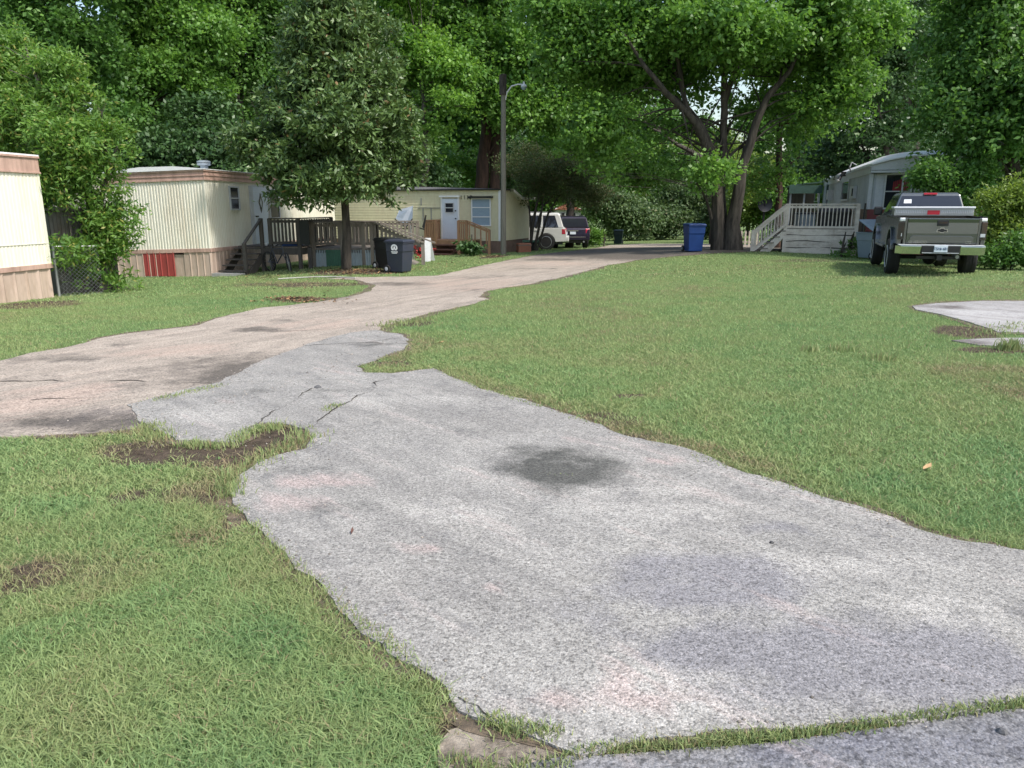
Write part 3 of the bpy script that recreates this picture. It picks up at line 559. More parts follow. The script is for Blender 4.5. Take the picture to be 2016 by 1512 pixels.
# --- cream home at the left edge of the picture; origin at its far corner, local x runs along its long side
c1 = at(108, 585, 18.7); H1 = empty('mobile_home', (c1.x, c1.y, c1.z), rz_of(.165, .986), 'cream ribbed mobile home with pink trim cut off by the left edge', 'mobile home')
bpy.context.view_layer.update()
MBs = MB().ribs(mS, -12, 0, .84, 2.98, .105, .014); MBs.box((-12, 0.001, .84), (0, 3.66, 2.98)); MBs.build('wall', 'cream2', H1)
m = MB().ribs(mS, -12, -.02, -.15, .73, .36, .03, 0, .16); m.box((-12, .02, -.25), (-.02, 3.6, .73)); m.build('skirting', 'skirt', H1)
m = MB(); wbox(m, mS, -12, .03, .73, .84, -.02, .05); m.build('belly_band', 'pink', H1)
m = MB(); wbox(m, mS, -12, .02, 1.325, 1.345, 0.0, .025); wbox(m, mS, -.05, .03, .84, 2.98, -.03, .02); m.build('seam_trim', 'cream', H1)
m = MB(); wbox(m, mS, -12, .04, 2.98, 3.38, -.02, .035); wbox(m, mS, -12, .05, 2.985, 3.02, .035, .06); wbox(m, mS, -12, .05, 3.34, 3.385, .035, .07); m.build('fascia', 'pink', H1)
m = MB().loft([[(x, -.05, 3.386), (x, -.05, 3.42), (x, 1.83, 3.58), (x, 3.7, 3.42), (x, 3.7, 3.386)] for x in (-12, .06)]); m.build('roof', 'roofw', H1)

# --- cream home with the red skirting panel
c2 = at(419, 544, 25.0); H2 = empty('mobile_home', (c2.x, c2.y, c2.z), rz_of(.165, .986), 'cream ribbed mobile home with a red panel in its tan skirting', 'mobile home', tilt=0)
bpy.context.view_layer.update()
LEN2 = 10.6; TI = lambda t: 1 - .0 * t
def lean(z): return lambda t: z - .030 * t     # the end wall sags to its left
m = MB().ribs(mS, 0, LEN2, .92, 3.10, .105, .014); m.ribs(mE, 0, 3.66, lean(.92), lean(3.10), .105, .016); m.box((.004, .004, .80), (LEN2, 3.65, 3.05)); m.build('wall', 'cream', H2)
m = MB().ribs(mS, 0, LEN2, -.3, .80, .24, .022, 0, .14); m.ribs(mE, 0, .98, -.3, lean(.80), .24, .022, 0, .14); m.ribs(mE, 1.98, 3.66, -.3, lean(.80), .24, .022, 0, .14); m.box((.03, .03, -.35), (LEN2, 3.6, .70)); m.build('skirting', 'skirt', H2)
tA, _ = pw(H2, 'E', 345, 520); tB, _ = pw(H2, 'E', 284, 520)
MB().ribs(mE, tA, tB, -.02, .79, .24, .022, .012, .14).build('skirting_panel', 'redpanel', H2, label='bright red skirting panel')
m = MB(); wbox(m, mS, -.02, LEN2, .80, .92, 0, .03)
m.add([mE(0, .80, 0), mE(3.66, .69, 0), mE(3.66, .81, 0), mE(0, .92, 0), mE(0, .80, .03), mE(3.66, .69, .03), mE(3.66, .81, .03), mE(0, .92, .03)], [(0, 1, 2, 3), (4, 5, 6, 7), (0, 1, 5, 4), (3, 2, 6, 7)]); m.build('belly_band', 'pink', H2)
m = MB()
for za, zb, dd in ((3.10, 3.14, .05), (3.14, 3.24, .025), (3.24, 3.27, .045), (3.27, 3.38, .025), (3.38, 3.43, .055)):
    wbox(m, mS, -dd, LEN2, za, zb, -.01, dd); m.add([mE(t, z - .03 * t, d) for d in (-.01, dd) for t, z in ((0, za), (3.66, za), (3.66, zb), (0, zb))], [(0, 1, 2, 3), (4, 5, 6, 7), (0, 1, 5, 4), (3, 2, 6, 7)])
m.build('fascia', 'pink', H2)
m = MB().loft([[(x, -.07, 3.432), (x, -.07, 3.455), (x, 1.0, 3.53), (x, 2.2, 3.51), (x, 3.72, 3.345), (x, 3.72, 3.32)] for x in (-.08, LEN2)]); m.build('roof', 'roofw', H2)
t0, z0 = pw(H2, 'S', 452, 414); t1, z1 = pw(H2, 'S', 467, 367); window(H2, mS, t0, t1, z0, z1, 'greyl', 'glass', .05, 1)
t0, z0 = pw(H2, 'S', 530, 431); t1, z1 = pw(H2, 'S', 546, 372); window(H2, mS, t0, t1, z0, z1, 'greyl', 'glass', .05, 1)
t0, z0 = pw(H2, 'S', 503, 482); t1, z1 = pw(H2, 'S', 521, 369)
m = MB(); wbox(m, mS, t0, t1, z0, z1, .03, .07); dr = m.build('door', 'door', H2, bevel=.01)
m = MB(); wbox(m, mS, t0 - .22, t0, z0, z1 + .03, .015, .06); wbox(m, mS, t0, t1 + .05, z1, z1 + .05, .015, .07); wbox(m, mS, t1, t1 + .05, z0, z1, .015, .07); m.build('door_frame', 'greyl', H2)
tc = (t0 + t1) / 2 - .02; zc = z1 - .55
m = MB().prism([(tc - .16, zc), (tc, zc - .38), (tc + .16, zc), (tc, zc + .34)], .071, .085, mS); m.build('diamond_window', 'glass', dr)
m = MB().prism([(tc - .08, zc), (tc, zc - .18), (tc + .08, zc), (tc, zc + .15)], .086, .09, mS); m.build('diamond_pane', 'greyl', dr)
m = MB(); wbox(m, mS, t0 + .04, t0 + .20, z0 + 1.0, z0 + 1.05, .07, .12); m.build('handle', 'black', dr)
x_, y_ = 1.6, .5
v = empty('roof_vent', (0, 0, 0)); bpy.data.objects.remove(v)
m = MB().tube([(1.9, 1.1, 3.5), (1.9, 1.1, 3.66)], .13, 14).tube([(1.9, 1.1, 3.66), (1.9, 1.1, 3.69), (1.9, 1.1, 3.73)], [.21, .23, .23], 16).tube([(1.9, 1.1, 3.75), (1.9, 1.1, 3.80), (1.9, 1.1, 3.83)], [.23, .23, .12], 16); m.build('roof_vent', 'galv', H2, smooth=True)

# --- yellow lap-sided home in the middle
c3 = at(986, 499, 34.5); H3 = empty('mobile_home', (c3.x, c3.y, c3.z), rz_of(.35, .937), 'pale yellow lap-sided mobile home behind the utility pole', 'mobile home')
bpy.context.view_layer.update()
ztop = pw(H3, 'E', 950, 374.5)[1]; zbot = pw(H3, 'E', 950, 474)[1]; L3 = 9.3; W3 = 3.9
m = MB().laps(mE, 0, L3, zbot, ztop, .125, .018)
t1a, zt = pw(H3, 'S', 1000, 372); t1b, zu = pw(H3, 'S', 1018, 388)
m.laps(mS, 0, t1a, zbot, zt, .125, .018); m.laps(mS, t1a, W3, zbot, zu - .05, .125, .018)
m.add([(t1a, -.004, zu - .06), (t1b, -.004, zu - .06), (t1a, -.004, zt)], [(0, 1, 2)]); m.box((.004, .004, zbot), (W3, L3, zu - .06)); m.box((.004, .004, zu - .06), (t1a, L3, ztop)); m.build('wall', 'yellow', H3)
m = MB(); wbox(m, mE, 0, .10, zbot, ztop, 0, .03); wbox(m, mS, -.03, .09, zbot, ztop, 0, .03); m.build('corner_trim', 'white', H3)
m = MB(); wbox(m, mE, 0, L3, -.4, zbot, -.04, -.01); wbox(m, mS, 0, W3, -.4, zbot, -.04, -.01); m.build('skirting', 'brick', H3)
m = MB(); wbox(m, mE, -.08, L3, ztop, ztop + .06, -.05, .12); wbox(m, mS, -.12, t1a, ztop, ztop + .06, 0, .12); m.build('eave', 'black', H3)
m = MB(); m.add([mS(t1a - .05, zt, .02), mS(t1b + .05, zu, .02), mS(W3 + .15, zu + .02, .02), mS(W3 + .15, zu - .1, .02), mS(t1b, zu - .12, .02), mS(t1a - .05, zt - .12, .02), mS(t1a - .05, zt, .3), mS(t1b + .05, zu, .3), mS(W3 + .15, zu + .02, .3), mS(W3 + .15, zu - .1, .3), mS(t1b, zu - .12, .3), mS(t1a - .05, zt - .12, .3)],
      [(6, 7, 10, 11), (7, 8, 9, 10), (0, 1, 7, 6), (1, 2, 8, 7), (5, 4, 10, 11), (4, 3, 9, 10), (2, 3, 9, 8)]); m.build('rake_trim', 'cream', H3)
zp = pw(H3, 'E', 812, 362, -1.2)[1]
m = MB().add([(-.12, L3 + .3, ztop + .02), (-.12, .2, ztop + .06), (1.9, 1.8, ztop + .10), (1.2, 4.4, zp - .15), (1.2, L3 + .3, zp), (W3 + .2, L3 + .3, ztop), (W3 + .2, .2, ztop - .45), (1.0, .0, ztop + .02)], [(0, 1, 7, 2, 3), (0, 3, 4), (3, 2, 6, 5), (4, 3, 5), (7, 6, 2), (1, 7, 6)])
m.build('roof', 'shingle', H3)
def dE(par, x0, y0, x1, y1): # picture rectangle -> wall coords on the front
    a = pw(par, 'E', x0, y1); b = pw(par, 'E', x1, y0); return min(a[0], b[0]), max(a[0], b[0]), a[1], b[1]
t0, t1, z0, z1 = dE(H3, 873, 391, 902, 471); m = MB(); wbox(m, mE, t0, t1, z0, z1, .03, .07); dr = m.build('door', 'door', H3, bevel=.01)
m = MB(); wbox(m, mE, t0 - .07, t0, z0, z1 + .06, .01, .08); wbox(m, mE, t1, t1 + .07, z0, z1 + .06, .01, .08); wbox(m, mE, t0 - .12, t1 + .12, z1 + .06, z1 + .14, .01, .14); m.build('door_frame', 'white', H3)
a0, a1, b0, b1 = dE(H3, 878, 399, 895, 419); window(dr, mE, a0, a1, b0, b1, 'greyl', 'glass', .03, 1, .07)
MB().tube([mE(t0 + .1, z0 + .95, .07), mE(t0 + .1, z0 + .95, .13)], .03, 8).build('handle', 'black', dr); MB().tube([mE(t0 + .1, z0 + 1.3, .07), mE(t0 + .1, z0 + 1.3, .13)], .03, 8).build('lock', 'black', dr)
t0, t1, z0, z1 = dE(H3, 929, 390, 967, 445); w_ = window(H3, mE, t0, t1, z0, z1, 'white', 'glassb', .05, 2)
m = MB(); wbox(m, mE, t0 - .1, t1 + .1, z1, z1 + .08, 0, .2); m.build('window_hood', 'black', H3)
t_, z_ = pw(H3, 'E', 918, 389)
for k_, ch_ in enumerate('1118'): text('house_number_digit', ch_, .26, 'black', H3, Matrix.Translation((-.035, t_ + .24 - .16 * k_, z_)) @ Matrix(((0, 0, -1), (-1, 0, 0), (0, 1, 0))).to_4x4())
t0, t1, z0, z1 = dE(H3, 823, 409, 866, 411); m = MB(); wbox(m, mE, t0, t1, z1 - .03, z1, .02, .05)
for px_ in (834, 850): tt, zz = pw(H3, 'E', px_, 433); wbox(m, mE, tt - .02, tt + .02, zz, z1, .02, .05)
m.build('conduit', 'metalgrey', H3)
m = MB(); tt, zz = pw(H3, 'E', 830, 400); wbox(m, mE, tt - .02, tt + .02, zz - .1, zz + .25, .02, .05); m.build('hook', 'metalgrey', H3)

# --- grey home at the right
c4 = at(1698, 503, 29.5); H4 = empty('mobile_home', (c4.x, c4.y, c4.z), rz_of(.956, -.293), 'grey ribbed mobile home with a white bowed roof beside the pickup', 'mobile home')
bpy.context.view_layer.update()
zs0 = pw(H4, 'S', 1700, 412)[1]; zs1 = pw(H4, 'S', 1700, 342)[1]; zf0 = pw(H4, 'S', 1700, 326)[1]; zf1 = pw(H4, 'S', 1795, 309)[1]; W4 = 3.9; L4 = 18.6
bow = lambda t: zf0 + (zf1 - zf0) * (1 - ((t - W4 / 2) / (W4 / 2)) ** 2) if True else 0
m = MB().ribs(mS, 0, W4, zs0, zs1, .2, .018); m.ribs(mE, 0, L4, zs0, zs1, .2, .018); m.box((.004, .004, zs0), (W4, L4, zs1)); m.build('wall', 'grey', H4)
m = MB(); wbox(m, mS, 0, W4, 0, zs0, -.01, .015); m.build('maroon_band', 'maroon', H4); m = MB(); wbox(m, mE, 0, L4, -.3, zs0, -.01, .0); m.box((.02, .02, -.3), (W4, L4, zs0 - .02)); m.build('skirting', 'brick', H4)
# deep bowed fascia over the end wall, set forward as a small hood
n = 14; f = MB(); xs_ = [i * (W4 + .1) / n - .05 for i in range(n + 1)]
for i in range(n):
    a, b = xs_[i], xs_[i + 1]
    f.add([(x, y, z) for y in (-.30, .1) for x, z in ((a, zs1 + .12), (b, zs1 + .12), (b, bow(b)), (a, bow(a)))], [(0, 1, 2, 3), (4, 5, 6, 7), (0, 1, 5, 4), (3, 2, 6, 7)])
f.build('fascia', 'greyl', H4)
m = MB(); wbox(m, mS, -.06, W4 + .05, zs1 + .02, zs1 + .10, 0, .34); wbox(m, mE, -.0, L4, zs1 - .0, zs1 + .26, -.02, .05); wbox(m, mE, -.3, L4, zs1 + .24, zs1 + .28, -.02, .09); wbox(m, mS, -.03, .08, zs0, zs1, .02, .045); wbox(m, mE, -.02, .08, zs0, zs1, .02, .045); m.build('trim', 'greyl', H4)
rf = []
for y, up_ in ((-.38, 0), (-.1, .09), (.5, .18), (1.2, .21), (L4, .21)): rf.append([(x, y, bow(x) + .07 + up_ * (1 - abs((x - W4 / 2) / (W4 / 2 + .1)) ** 6)) for x in xs_] + [(x, y, bow(x) + .02) for x in xs_[::-1]])
MB().loft(rf).build('roof', 'roofw', H4, smooth=True)
t0, z0 = pw(H4, 'S', 1735, 412); t1, z1 = pw(H4, 'S', 1781, 341); w_ = window(H4, mS, t0, t1, z0, z1, 'greyl', 'glass', .06, 1, .02)
m = MB()
for i in range(9):
    a = t0 + .30 + i * .06; m.add([mS(a, z0 + (z1 - z0) * .52, .041 + .006 * (i % 2)), mS(a + .06, z0 + (z1 - z0) * .52, .041 + .006 * ((i + 1) % 2)), mS(a + .05, z1 - .22 - .02 * abs(i - 4), .041 + .006 * ((i + 1) % 2)), mS(a + .01, z1 - .22 - .02 * abs(i - 4), .041 + .006 * (i % 2))], [(0, 1, 2, 3)])
m.build('curtain', 'curtain', w_)
m = MB(); t2, _ = pw(H4, 'S', 1720, 400); m.laps(mS, t2, t0 - .01, z0 + .05, z1, .07, .02, .02); m.build('shutter', 'greyl', H4)
t2, z2 = pw(H4, 'S', 1787, 412); t3, z3 = pw(H4, 'S', 1806, 341)
if t3 < W4: window(H4, mS, t2, min(t3, W4 - .1), z2, z3, 'greyl', 'glass', .06, 0, .02)
def eR(x0, y0, x1, y1): a = pw(H4, 'E', x0, y1); b = pw(H4, 'E', x1, y0); return min(a[0], b[0]), max(a[0], b[0]), a[1], b[1]
t0, t1, z0, z1 = eR(1657, 353, 1675, 396); window(H4, mE, t0, t1, z0, z1, 'greyl', 'glass', .08, 0)
t0, t1, z0, z1 = eR(1626, 362, 1633, 398); m = MB(); wbox(m, mE, t0, t1, z0 - .3, z1, .02, .05); m.build('door', 'glass', H4)
t0, t1, z0, z1 = eR(1604, 372, 1613, 398); window(H4, mE, t0, t1, z0, z1, 'greyl', 'glass', .08, 0)
t0, t1, z0, z1 = eR(1679, 366, 1689, 391); m = MB(); wbox(m, mE, t0, t1, z0, z1, .02, .16); mb_ = m.build('electric_meter_box', 'greyl', H4)
m = MB(); wbox(m, mE, t0 + .1, t0 + .25, z0 + .1, z1 - .1, .16, .2); m.build('meter_glass', 'black', mb_)
t_, z_ = pw(H4, 'E', 1667, 345); m = MB(); wbox(m, mE, t_ - .12, t_ + .12, z_ - .05, z_ + .16, .05, .25); m.tube([mE(t_, z_ + .02, .22), mE(t_ - .1, z_ - .22, .35)], [.06, .09], 10); lm = m.build('wall_lamp', 'black', H4); MB().tube([mE(t_ - .09, z_ - .2, .34), mE(t_ - .11, z_ - .26, .37)], .08, 10).build('lamp_glass', 'white', lm)
t_, z_ = pw(H4, 'E', 1690, 332); MB().tube([mE(t_, z_ + .15, .1), mE(t_ - .1, z_ + .25, .3), mE(t_ - .2, z_ + .05, .38), mE(t_ - .1, z_ - .12, .3)], .03, 8).build('gutter_elbow', 'metalgrey', H4, smooth=True)
t_, z_ = pw(H4, 'E', 1640, 380); m = MB(); wbox(m, mE, t_ - .4, t_ + .3, z_ - .35, z_ + .15, .02, .3); m.build('air_conditioner', 'greyl', H4)
fr = H4; a_ = Matrix.LocRotScale(fr.location, fr.rotation_euler, None)
AW = empty('carport', a_ @ Vector((-.1, 18.3, .35)), fr.rotation_euler.z, 'green metal awning carport attached behind the grey home', 'carport')
m = MB().loft([[(-1.9, 0, 2.75), (0, 0, 2.95), (0, 5.5, 2.95), (-1.9, 5.5, 2.75)], [(-1.9, 0, 2.82), (0, 0, 3.02), (0, 5.5, 3.02), (-1.9, 5.5, 2.82)]]); m.build('roof', 'awning', AW)
m = MB(); m.box((-1.92, -.05, 2.3), (0, 0.0, 2.78)); m.build('valance', 'awning', AW)
for x in (-1.8, -1.0, -.15):
    MB().box((x - .05, .1, -.7), (x + .05, .2, 2.8)).build('post', 'greyl', AW)
m = MB().box((-1.85, 3.0, -.7), (-.2, 3.1, 2.7)); m.build('back_panel', 'darkwood', AW)

# ------------------------------------------------------------------ decks
def rail_run(par, a, b, h, n, mat, w=.035, gap=.10, cap=.04, bal_lo=None, name='railing'):
    """sloping or level railing from floor point a to floor point b; balusters are its sub-parts"""
    a = Vector(a); b = Vector(b); m = MB(); u = Vector((0, 0, 1))
    m.bar(a + u * h, b + u * h, .10, cap); m.bar(a + u * (h - .10), b + u * (h - .10), .04, .09)
    if gap is not None: m.bar(a + u * gap, b + u * gap, .04, .08)
    for e_ in (a, b): m.bar(e_ + u * ((gap or 0) - .02), e_ + u * (h - .02), .038)
    r = m.build(name, mat, par)
    for i in range(n):
        p = a.lerp(b, (i + .5) / n); q = random.uniform(-.006, .006)
        MB().box((p.x - w / 2 + q, p.y - w / 2, p.z + (gap or 0) + (-.02 if bal_lo is None else bal_lo)), (p.x + w / 2 + q, p.y + w / 2, p.z + h - .03)).build('baluster', mat, r)
    return r
# pale painted deck in front of the grey home (frame of that home)
DK = empty('wooden_deck', H4.location, H4.rotation_euler.z, 'pale weathered painted deck with board skirting in front of the grey home', 'deck'); bpy.context.view_layer.update()
fy = -1.25; xR = pw(DK, 'S', 1686, 450, -fy)[0]; xL = pw(DK, 'S', 1546, 450, -fy)[0]; zF = pw(DK, 'S', 1620, 449, -fy)[1]; zR = pw(DK, 'S', 1620, 402, -fy)[1]
zG = min(0, pw(DK, 'S', 1620, 501, -fy)[1])
m = MB()
for i in range(16): m.box((xL, fy + i * .24, zF - .04), (xR, fy + .225 + i * .24, zF))
m.build('floor', 'greywood', DK)
m = MB(); hb = (zF - .05 - zG + .05) / 4.6
for i, (o0, o1) in enumerate(((.00, .02), (.01, -.03), (-.02, .01), (.03, -.01), (0, .0))):
    zt_ = zF - .045 - i * hb; zb_ = zt_ - hb * .91
    if i == 4: zb_ = zG - .1
    xs0 = xL - .02 + .01 * i; nseg = 6; P = []
    for k in range(nseg + 1): x = xs0 + (xR + .02 - xs0) * k / nseg; P.append((x, zt_ + o0 * math.sin(k * 1.7 + i), zb_ + o1 * math.cos(k * 1.3 + i)))
    for k in range(nseg):
        a, b = P[k], P[k + 1]; y0 = fy - .03 - .012 * (i % 2); m.add([(x, y, z) for y in (y0, fy - .001) for x, z in ((a[0], a[2]), (b[0], b[2]), (b[0], b[1]), (a[0], a[1]))], [(0, 1, 2, 3), (4, 5, 6, 7), (0, 1, 5, 4), (3, 2, 6, 7), (1, 2, 6, 5), (0, 3, 7, 4)])
m.build('board_skirting', 'palewood', DK)
m = MB().bar((xR - .85, fy - .05, zG - .05), (xR - .82, fy - .05, zF - .45), .07, .03); m.build('batten', 'palewood', DK); MB().box((xL + .05, fy + .03, zG - .1), (xR - .05, fy + .05, zF - .06)).build('backing', 'black', DK)
rl = rail_run(DK, (xL, fy, zF), (xR, fy, zF), zR - zF, 19, 'palewood', .035, .03)
rail_run(DK, (xR, fy, zF), (xR, fy + 1.1, zF), zR - zF, 6, 'palewood', .035, .03)
rail_run(DK, (xL, fy + .0, zF), (xL, fy + 2.4, zF), zR - zF, 12, 'palewood', .035, .03)
for x in (xL, xR): MB().box((x - .06, fy - .06, zG - .2), (x + .06, fy + .06, zR)).build('post', 'palewood', DK)
# stairs going down to the left
xB = pw(DK, 'S', 1480, 500, .25 - fy)[0]; zB = -.05; ns = 5
sy0, sy1 = fy - .05, fy + 1.05
for y in (sy0, sy1):
    m = MB().prism([(xL, zF - .02), (xL, zF - .32), (xB + .45, zB - .05), (xB + .18, zB - .05), (xB + .18, zB + .12)], y, y + .04, lambda a, b, h: (a, h, b)); m.build('stringer', 'palewood', DK)
for i in range(ns):
    f_ = (i + .6) / ns; x = xL + (xB + .15 - xL) * f_; z = zF + (zB - zF) * f_; MB().box((x - .17, sy0 - .03, z), (x + .15, sy1 + .06, z + .035)).build('step', 'greywood', DK)
rail_run(DK, (xL, sy0 - .03, zF), (xB + .05, sy0 - .03, zB + .12), zR - zF, 10, 'palewood', .03, .12)
rail_run(DK, (xL, sy1 + .05, zF), (xB + .05, sy1 + .05, zB + .12), zR - zF, 10, 'palewood', .03, .12)
for y in (sy0 - .03, sy1 + .05): MB().box((xB - .06, y - .06, -.25), (xB + .06, y + .06, zB + .12 + zR - zF)).build('post', 'palewood', DK)
for x, y in ((xL + .05, fy + 2.6), (xL + .05, fy + 1.2)): MB().box((x - .05, y - .05, -.3), (x + .05, y + .05, zF - .04)).build('support_post', 'greywood', DK)
# things on that deck
mw = Matrix.LocRotScale(DK.location, DK.rotation_euler, None)
gt = empty('barbecue_grill', mw @ Vector((xL + 1.75, fy + .9, zF)), -.2, 'black covered grill behind the pale deck railing', 'grill')
m = MB().loft([[(-.55, -.3, 0), (.55, -.3, 0), (.55, .3, 0), (-.55, .3, 0)], [(-.6, -.32, .6), (.6, -.32, .6), (.6, .32, .6), (-.6, .32, .6)], [(-.5, -.25, .78), (.5, -.25, .78), (.5, .25, .78), (-.5, .25, .78)]]); m.build('cover', 'black', gt, bevel=.04)
m = MB().box((-.6, -.36, .5), (.6, -.33, .54)); m.build('strap', 'rubber', gt)
bt = empty('storage_box', mw @ Vector((xL + .72, fy + .8, zF)), .1, 'slate blue storage box at the left end of the pale deck', 'box')
MB().box((-.3, -.3, 0), (.3, .3, .5)).build('body', 'greybin', bt, bevel=.03); MB().box((-.32, -.32, .502), (.32, .32, .56)).build('lid', 'navy', bt, bevel=.02)
# post with a hanging light cord between deck and home
p = mw @ Vector((xR + .22, fy - .02, 0)); o = empty('metal_post', p, 0, 'thin black metal post at the right corner of the pale deck', 'post'); MB().tube([(0, 0, -.2), (0, 0, pw(DK, 'S', 1692, 400, -fy)[1])], .035, 8).build('shaft', 'black', o); MB().tube([(-.05, 0, .86), (.05, -.02, .66)], .09, 8).build('bracket', 'brick', o)

# dark stained deck by the cream home (world axes rotated with that home)
s2 = rz_of(.165, .986) - R(90)
D1 = empty('wooden_deck', on(523, 26.0, 530), s2, 'dark stained deck with steps by the door of the cream home', 'deck'); bpy.context.view_layer.update()
zf = pw(D1, 'S', 560, 485)[1]; xr = pw(D1, 'S', 590, 485)[0]; zr = pw(D1, 'S', 560, 430)[1]; x0 = -.05
m = MB()
for i in range(18): m.box((x0, i * .16, zf - .04), (xr, .15 + i * .16, zf))
m.build('floor', 'darkwood', D1)
m = MB().box((x0 - .02, -.04, zf - .28), (xr + .03, -.005, zf - .045)); m.box((xr, 0, zf - .28), (xr + .035, 2.8, zf - .045)); m.build('rim_joist', 'darkwood', D1)
rail_run(D1, (x0 + .3, 0, zf), (xr, 0, zf), zr - zf, 8, 'darkwood', .055, .12); rail_run(D1, (xr, 0, zf), (xr, 2.8, zf), zr - zf, 14, 'darkwood', .05, .12)
for x, y, h in ((x0, 0, zr), (x0 + .32, 0, zr), (xr, 0, zr), (xr, 2.8, zr), (xr + .38, -.02, zf - .05)):
    MB().box((x - .055, y - .055, -.3), (x + .055, y + .055, h)).build('post', 'darkwood', D1)
m = MB().ribs(mS, xr + .03, xr + .06, zf, zr - .08, .1, .01); 
m = MB().box((xr + .06, -.07, zf + .06), (xr + .40, -.03, zr - .05)); m.build('side_panel', 'black', D1)
# steps between the deck and the cream home's wall, descending toward the camera
nst = 5
for i in range(nst):
    z = zf - (i + .3) * (zf + .02) / nst; y = .1 - i * .27; MB().box((-1.02, y - .30, z - .04), (-.06, y, z)).build('step', 'darkwood', D1)
for x in (-1.0, -.10): MB().prism([(.2, zf - .05), (-1.25, -.1), (-1.25, -.25), (-.9, -.25), (.2, zf - .35)], x, x + .04, lambda a, b, h: (h, a, b)).build('stringer', 'darkwood', D1)
MB().box((-1.02, .1, zf - .04), (-.06, 1.6, zf)).build('landing', 'darkwood', D1)
m = MB().bar((-.04, 0, zf + .92), (-.12, -1.15, zf + .10), .09, .05); m.build('handrail', 'darkwood', D1)
MB().box((-.15, -1.2, -.3), (-.04, -1.09, zf + .14)).build('post', 'darkwood', D1)
MB().box((-1.1, -1.55, -.08), (-.1, -1.22, .035)).build('base_slab', 'concrete', D1)
mw = Matrix.LocRotScale(D1.location, D1.rotation_euler, None)
o = empty('tarpaulin', mw @ Vector((xr - .42, .35, zf)), 0, 'small folded blue tarpaulin lying on the dark deck floor', 'tarpaulin'); MB().loft([[(-.35, -.2, .0), (.35, -.2, 0), (.35, .2, 0), (-.35, .2, 0)], [(-.33, -.17, .1), (.34, -.15, .13), (.3, .15, .12), (-.3, .17, .07)]]).build('cloth', 'bluebin', o, bevel=.02)
o = empty('clutter_pile', mw @ Vector((xr - 1.15, .3, zf)), 0, 'low pile of white odds and ends on the dark deck', 'clutter')
for i in range(6): x = -.4 + i * .15; MB().box((x, -.1 + .02 * (i % 3), 0), (x + .1, .05, .05 + .05 * (i % 2))).build('bag', 'white', o, bevel=.02)

# grey weathered deck with a ramp rail behind the magnolia trunk
D2 = empty('wooden_deck', on(614, 26.6, 525), 0, 'long grey weathered deck with corrugated skirting behind the magnolia trunk', 'deck'); bpy.context.view_layer.update()
zf = pw(D2, 'S', 680, 489)[1]; zr = pw(D2, 'S', 680, 438)[1]; xr = pw(D2, 'S', 742, 489)[0]; x0 = -.05
m = MB()
for i in range(14): m.box((x0, i * .18, zf - .04), (xr, .17 + i * .18, zf))
m.build('floor', 'greywood', D2)
rail_run(D2, (x0, 0, zf), (xr, 0, zf), zr - zf, 19, 'greywood', .07, .17, .045)
rail_run(D2, (x0, 2.4, zf), (xr + 1.2, 2.4, zf), zr - zf, 24, 'greywood', .07, .06, .045)
for x in (x0, x0 + .16, xr * .48, xr * .80, xr, xr - .16): MB().box((x - .06, -.05, -.3), (x + .06, .05, zr)).build('post', 'greywood', D2)
xa = pw(D2, 'S', 642, 500)[0]; xb = pw(D2, 'S', 676, 500)[0]
MB().ribs(mS, x0, xa, -.1, zf - .05, .085, .022, .02).build('corrugated_skirting', 'galv', D2); MB().ribs(mS, xa, xb, -.1, zf - .05, .085, .022, .022).build('corrugated_skirting', 'greensheet', D2, label='dark green corrugated skirting sheet'); MB().ribs(mS, xb, xr, -.1, zf - .05, .085, .022, .02).build('corrugated_skirting', 'galv', D2)
m = MB().box((x0, -.02, zf - .16), (xr, .03, zf - .041)); m.build('rim_joist', 'greywood', D2)
xe = pw(D2, 'S', 836, 478)[0]; ze = pw(D2, 'S', 836, 478)[1]
r_ = MB().bar((xr - .05, -.06, zr), (xe, -.06, ze), .13, .05).bar((xr - .05, -.02, zr - .13), (xe - .05, -.02, ze - .13), .04, .11).build('ramp_rail', 'greywood', D2)
MB().bar((xr - .05, 1.2, zr - .02), (xe + .25, 1.2, ze - .06), .13, .05).build('ramp_rail', 'greywood', D2)
for i in range(9):
    f_ = (i + .4) / 12; x = xr + (xe - xr) * f_; zt_ = zr + (ze - zr) * f_ - .05; zb_ = max(-.1, zf - .1 + (-.15 - zf) * f_ * 1.1); MB().box((x - .045, -.05, zb_), (x + .045, -.02, zt_)).build('ramp_baluster', 'greywood', D2)
MB().prism([(xr, zf), (xe, -.05), (xe, -.12), (xr, zf - .14)], 0, 1.2, lambda a, b, h: (a, h, b)).build('ramp', 'greywood', D2)
MB().box((xe - .12, -.1, -.3), (xe, 0, ze)).build('post', 'greywood', D2)

# brown landing and steps at the yellow home's door (in that home's frame)
D3 = empty('wooden_landing', H3.location, H3.rotation_euler.z, 'brown wooden landing with dark red steps at the yellow home door', 'landing'); bpy.context.view_layer.update()
off = 1.5; q = lambda px, py: pw(D3, 'E', px, py, off)
tl = q(838, 470)[0]; tr_ = q(919, 470)[0]; zf = q(880, 473)[1]; zr = q(880, 434)[1]
m = MB()
for i in range(9): m.box((-off + i * .166, tr_, zf - .04), (-off + .155 + i * .166, tl, zf))
m.build('floor', 'newwood', D3); MB().box((-off - .03, tr_, zf - .18), (-off - .002, tl, zf - .045)).build('rim_joist', 'newwood', D3)
def rail3(a, b, n): return rail_run(D3, a, b, zr - zf, n, 'newwood', .055, .03, .04)
tm = q(858, 470)[0]; rail3((-off, tl, zf), (-off, tm, zf), 6); tm2 = q(903, 470)[0]; rail3((-off, tm2, zf), (-off, tr_, zf), 4); rail3((-off, tl, zf), (-.05, tl, zf), 8)
